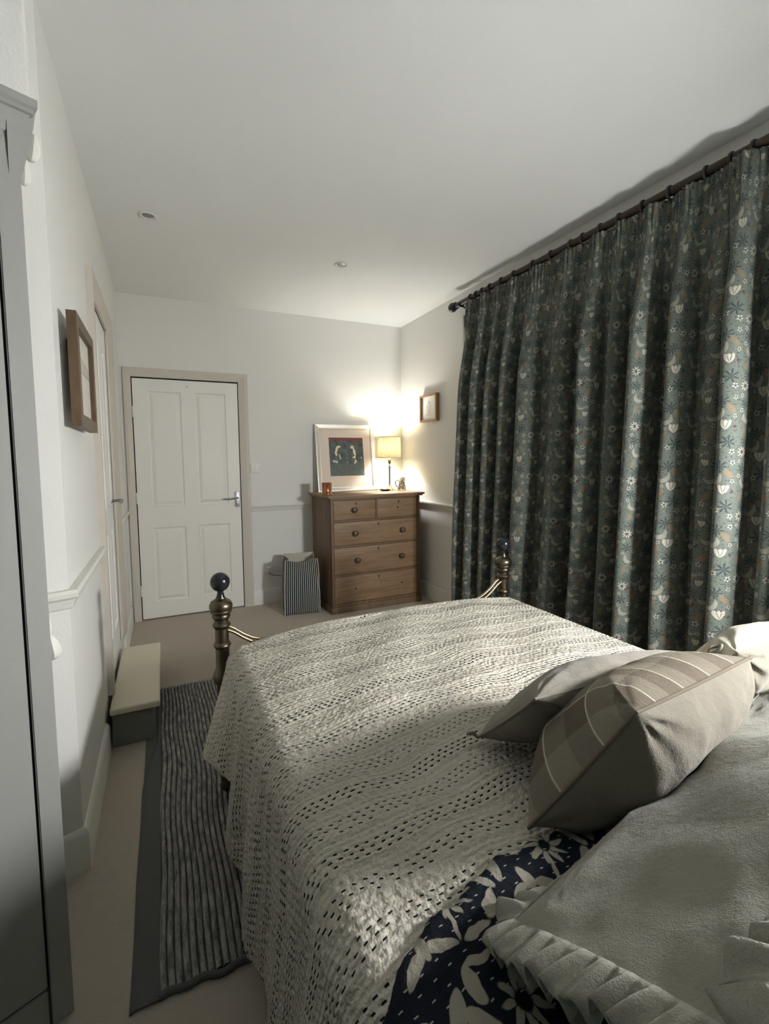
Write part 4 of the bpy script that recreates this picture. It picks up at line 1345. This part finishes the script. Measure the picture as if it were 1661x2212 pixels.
# ------------------------------------------------------------------ pictures on the side walls
sp_ = thing('framed_sketch', (XR, 3.665, 1.655), 'small oak-framed pencil sketch on the right wall above the lamp', 'picture')
RS = Matrix.Rotation(-pi / 2, 4, 'Z')               # local x -> -y, local -y -> -x
picture('framed_sketch', sp_, .290, .245, .034, .018, M_OAK, (.0, .0, .0, .0), sketch_mat(), Matrix.Translation((-.003, 0, 0)) @ RS, M_PAPER, inner=1)
MB().box(-.0035, -.0002, -.03, .03, .19, .22).build('hanger', M_IRON, sp_)
lf_ = thing('framed_drawing', (XL, 1.955, 1.430), 'brown box-framed grey wash drawing on the left wall', 'picture')
RL = Matrix.Rotation(pi / 2, 4, 'Z')
picture('framed_drawing', lf_, 0.400, .362, .028, .040, M_WALNUT, (.0, .0, .0, .0), wash_mat(), Matrix.Translation((.024, 0, 0)) @ RL, M_PAPER, inner=1)
MB().box(.0003, .0245, -.06, .06, .26, .30).build('hanger', M_IRON, lf_)

# ------------------------------------------------------------------ switch, socket, plug
sw = thing('light_switch', (.760, YF, 1.253), 'white light switch on the wall beside the far door', 'light switch')
MB().box(-.043, .043, -.010, -.0005, -.043, .043, .003).build('plate', M_WHITEP, sw)
MB().box(-.006, .010, -.014, -.009, -.012, .012, .002).build('rocker', M_WHITEP, sw)
for x_ in (-.031, .031): MB().lathe([(0, 0), (.0035, 0), (.003, .0012), (0, .0014)], 12, Matrix.Translation((x_, -.0098, 0)) @ Matrix.Rotation(pi / 2, 4, 'X')).build('screw', M_STEEL, sw)
so = thing('wall_socket', (.890, YF, .330), 'white double wall socket low on the wall beside the striped bag', 'socket')
MB().box(-.073, .073, -.010, -.0005, -.043, .043, .003).build('plate', M_WHITEP, so)
for x_ in (-.04, .04):
    MB().box(x_ - .006, x_ + .006, -.013, -.009, .022, .034, .001).build('rocker', M_WHITEP, so)
pg = thing('plug', (.855, YF - .011, .322), 'white plug with black lead in the wall socket', 'plug')
MB().box(-.024, .024, -.030, .0, -.024, .022, .006).build('plug_body', M_WHITEP, pg)
MB().tube(smooth_path([(0, -.018, -.022), (.004, -.03, -.040), (.04, -.04, -.055), (.09, -.035, -.065), (.14, -.03, -.10), (.16, -.03, -.30)], 8), .003, 8).build('lead', M_IRON, pg)

# ------------------------------------------------------------------ striped laundry bag
bg = thing('laundry_bag', (1.060, 3.905, 0), 'striped canvas laundry bag standing on the carpet beside the chest', 'bag', rotz=-.14)
bw, bd, bh = .285, .225, .475
def bag_ring(z, inset=0.0, top=False):
    t = z / bh
    wx = bw / 2 * (1.02 - .10 * t + .04 * sin(t * pi)) - inset
    wy = bd / 2 * (1.02 - .06 * t + .05 * sin(t * pi)) - inset
    n = 30; pts = []
    cs = [(-wx, -wy), (wx, -wy), (wx, wy), (-wx, wy)]
    for s_ in range(4):
        (x0, y0), (x1, y1) = cs[s_], cs[(s_ + 1) % 4]
        for k in range(n):
            q = k / n
            x_, y_ = x0 + (x1 - x0) * q, y0 + (y1 - y0) * q
            bul = .012 * sin(q * pi) * sin(min(1, t * 1.1) * pi)
            nx_, ny_ = ((0, -1), (1, 0), (0, 1), (-1, 0))[s_]
            cr_ = .006 * mnoise.noise(Vector((x_ * 9, z * 7, s_ * 3.0))) + .004 * mnoise.noise(Vector((q * 7, z * 25, s_)))
            if s_ in (1, 3): bul = -.030 * sin(q * pi) * t ** 1.5     # gusset folds inward at the top
            sag = .0
            if top:
                sag = (-.022 * sin(q * pi) if s_ == 0 else -.004 * sin(q * pi)) if s_ in (0, 2) else -.012 * sin(q * pi)
                if s_ == 2: sag += .018
            pts.append((x_ + nx_ * (bul + cr_), y_ + ny_ * (bul + cr_), max(.002, z + sag * 1.0)))
    return pts
zs_ = [.002, .006, .03, .08, .13, .18, .23, .28, .33, .38, .42, .455, .475]
V, UV, F = [], [], []
for z in zs_:
    r = bag_ring(z, .012 if z < .005 else 0, z > .44)
    r = r + [r[0]]
    s_ = 0
    base = [0]
    for i, p_ in enumerate(r):
        V.append(p_); UV.append((i * (2 * (bw + bd)) / 120, z))
NR = 121
for k in range(len(zs_) - 1):
    for i in range(NR - 1):
        F.append((k * NR + i, k * NR + i + 1, (k + 1) * NR + i + 1, (k + 1) * NR + i))
bt = mesh('bag_body', V, F, M_TICK, bg, uvs=UV, angle=0)
V2, F2 = [], []
for z, ins in ((.4745, .004), (.40, .008), (.2, .012), (.02, .014)):
    V2 += bag_ring(z, ins, z > .44)
for k in range(3):
    for i in range(120):
        F2.append((k * 120 + i, (k + 1) * 120 + i, (k + 1) * 120 + (i + 1) % 120, k * 120 + (i + 1) % 120))
F2.append(tuple(360 + i for i in range(120)))
ln_ = mesh('lining', V2, F2, M_CORD, bg, angle=0)
ln_['label'] = 'plain beige inner lining'
for cidx in (0, 30, 60, 90):
    pts = []
    for z in zs_[1:]:
        pts.append(bag_ring(z, -.002, z > .44)[cidx])
    MB().tube(pts, .0045, 8).build('corner_binding', M_CORD, bg)

# ------------------------------------------------------------------ bedside table and globe lamp (just outside the frame, lights this side)
bt_ = thing('bedside_table', (1.84, .02, 0), 'small pine bedside table between the bed head and the curtain', 'table')
MB().box(-.18, .18, -.17, .17, .60, .625, .004).build('top', M_PINE, bt_)
MB().box(-.16, .16, -.15, .15, .46, .60, .003).build('drawer', M_PINE, bt_)
for x_ in (-.15, .15):
    for y_ in (-.14, .14):
        MB().box(x_ - .017, x_ + .017, y_ - .017, y_ + .017, 0, .60, .003).build('leg', M_PINE, bt_)
bl = thing('bedside_lamp', (1.84, .02, .625), 'lit brass bedside lamp with an opal glass globe at the bed head', 'lamp')
MB().lathe([(0, 0), (.075, 0), (.075, .012), (.02, .024), (.011, .05), (.010, .58), (.03, .585), (.045, .605), (.045, .612), (0, .613)], 32).build('base', M_BRASSL, bl)
def globe_mat():
    m = Mat('lit_opal_glass', 0.3, 0.5)
    m.base((0.9, 0.9, 0.88))
    m.b.inputs['Emission Color'].default_value = (*BEDSIDE_GLOBE[1], 1)
    m.b.inputs['Emission Strength'].default_value = BEDSIDE_GLOBE[0]
    return m.m
pr_ = [(0.0, .61)] + [(max(.13 * sin(a), 0), .74 - .13 * cos(a)) for a in [pi * k / 24 for k in range(1, 24)]] + [(0.0, .87)]
MB().lathe(pr_, 48).build('glass_globe', globe_mat(), bl)
MB().lathe([(0, .885), (.06, .880), (.135, .850), (.160, .824), (.161, .820), (.157, .822), (.132, .846), (.06, .8755), (0, .8805)], 48).build('uplight_shield', M_BRASSL, bl)  # unseen cap added to hold the globe's light off the ceiling
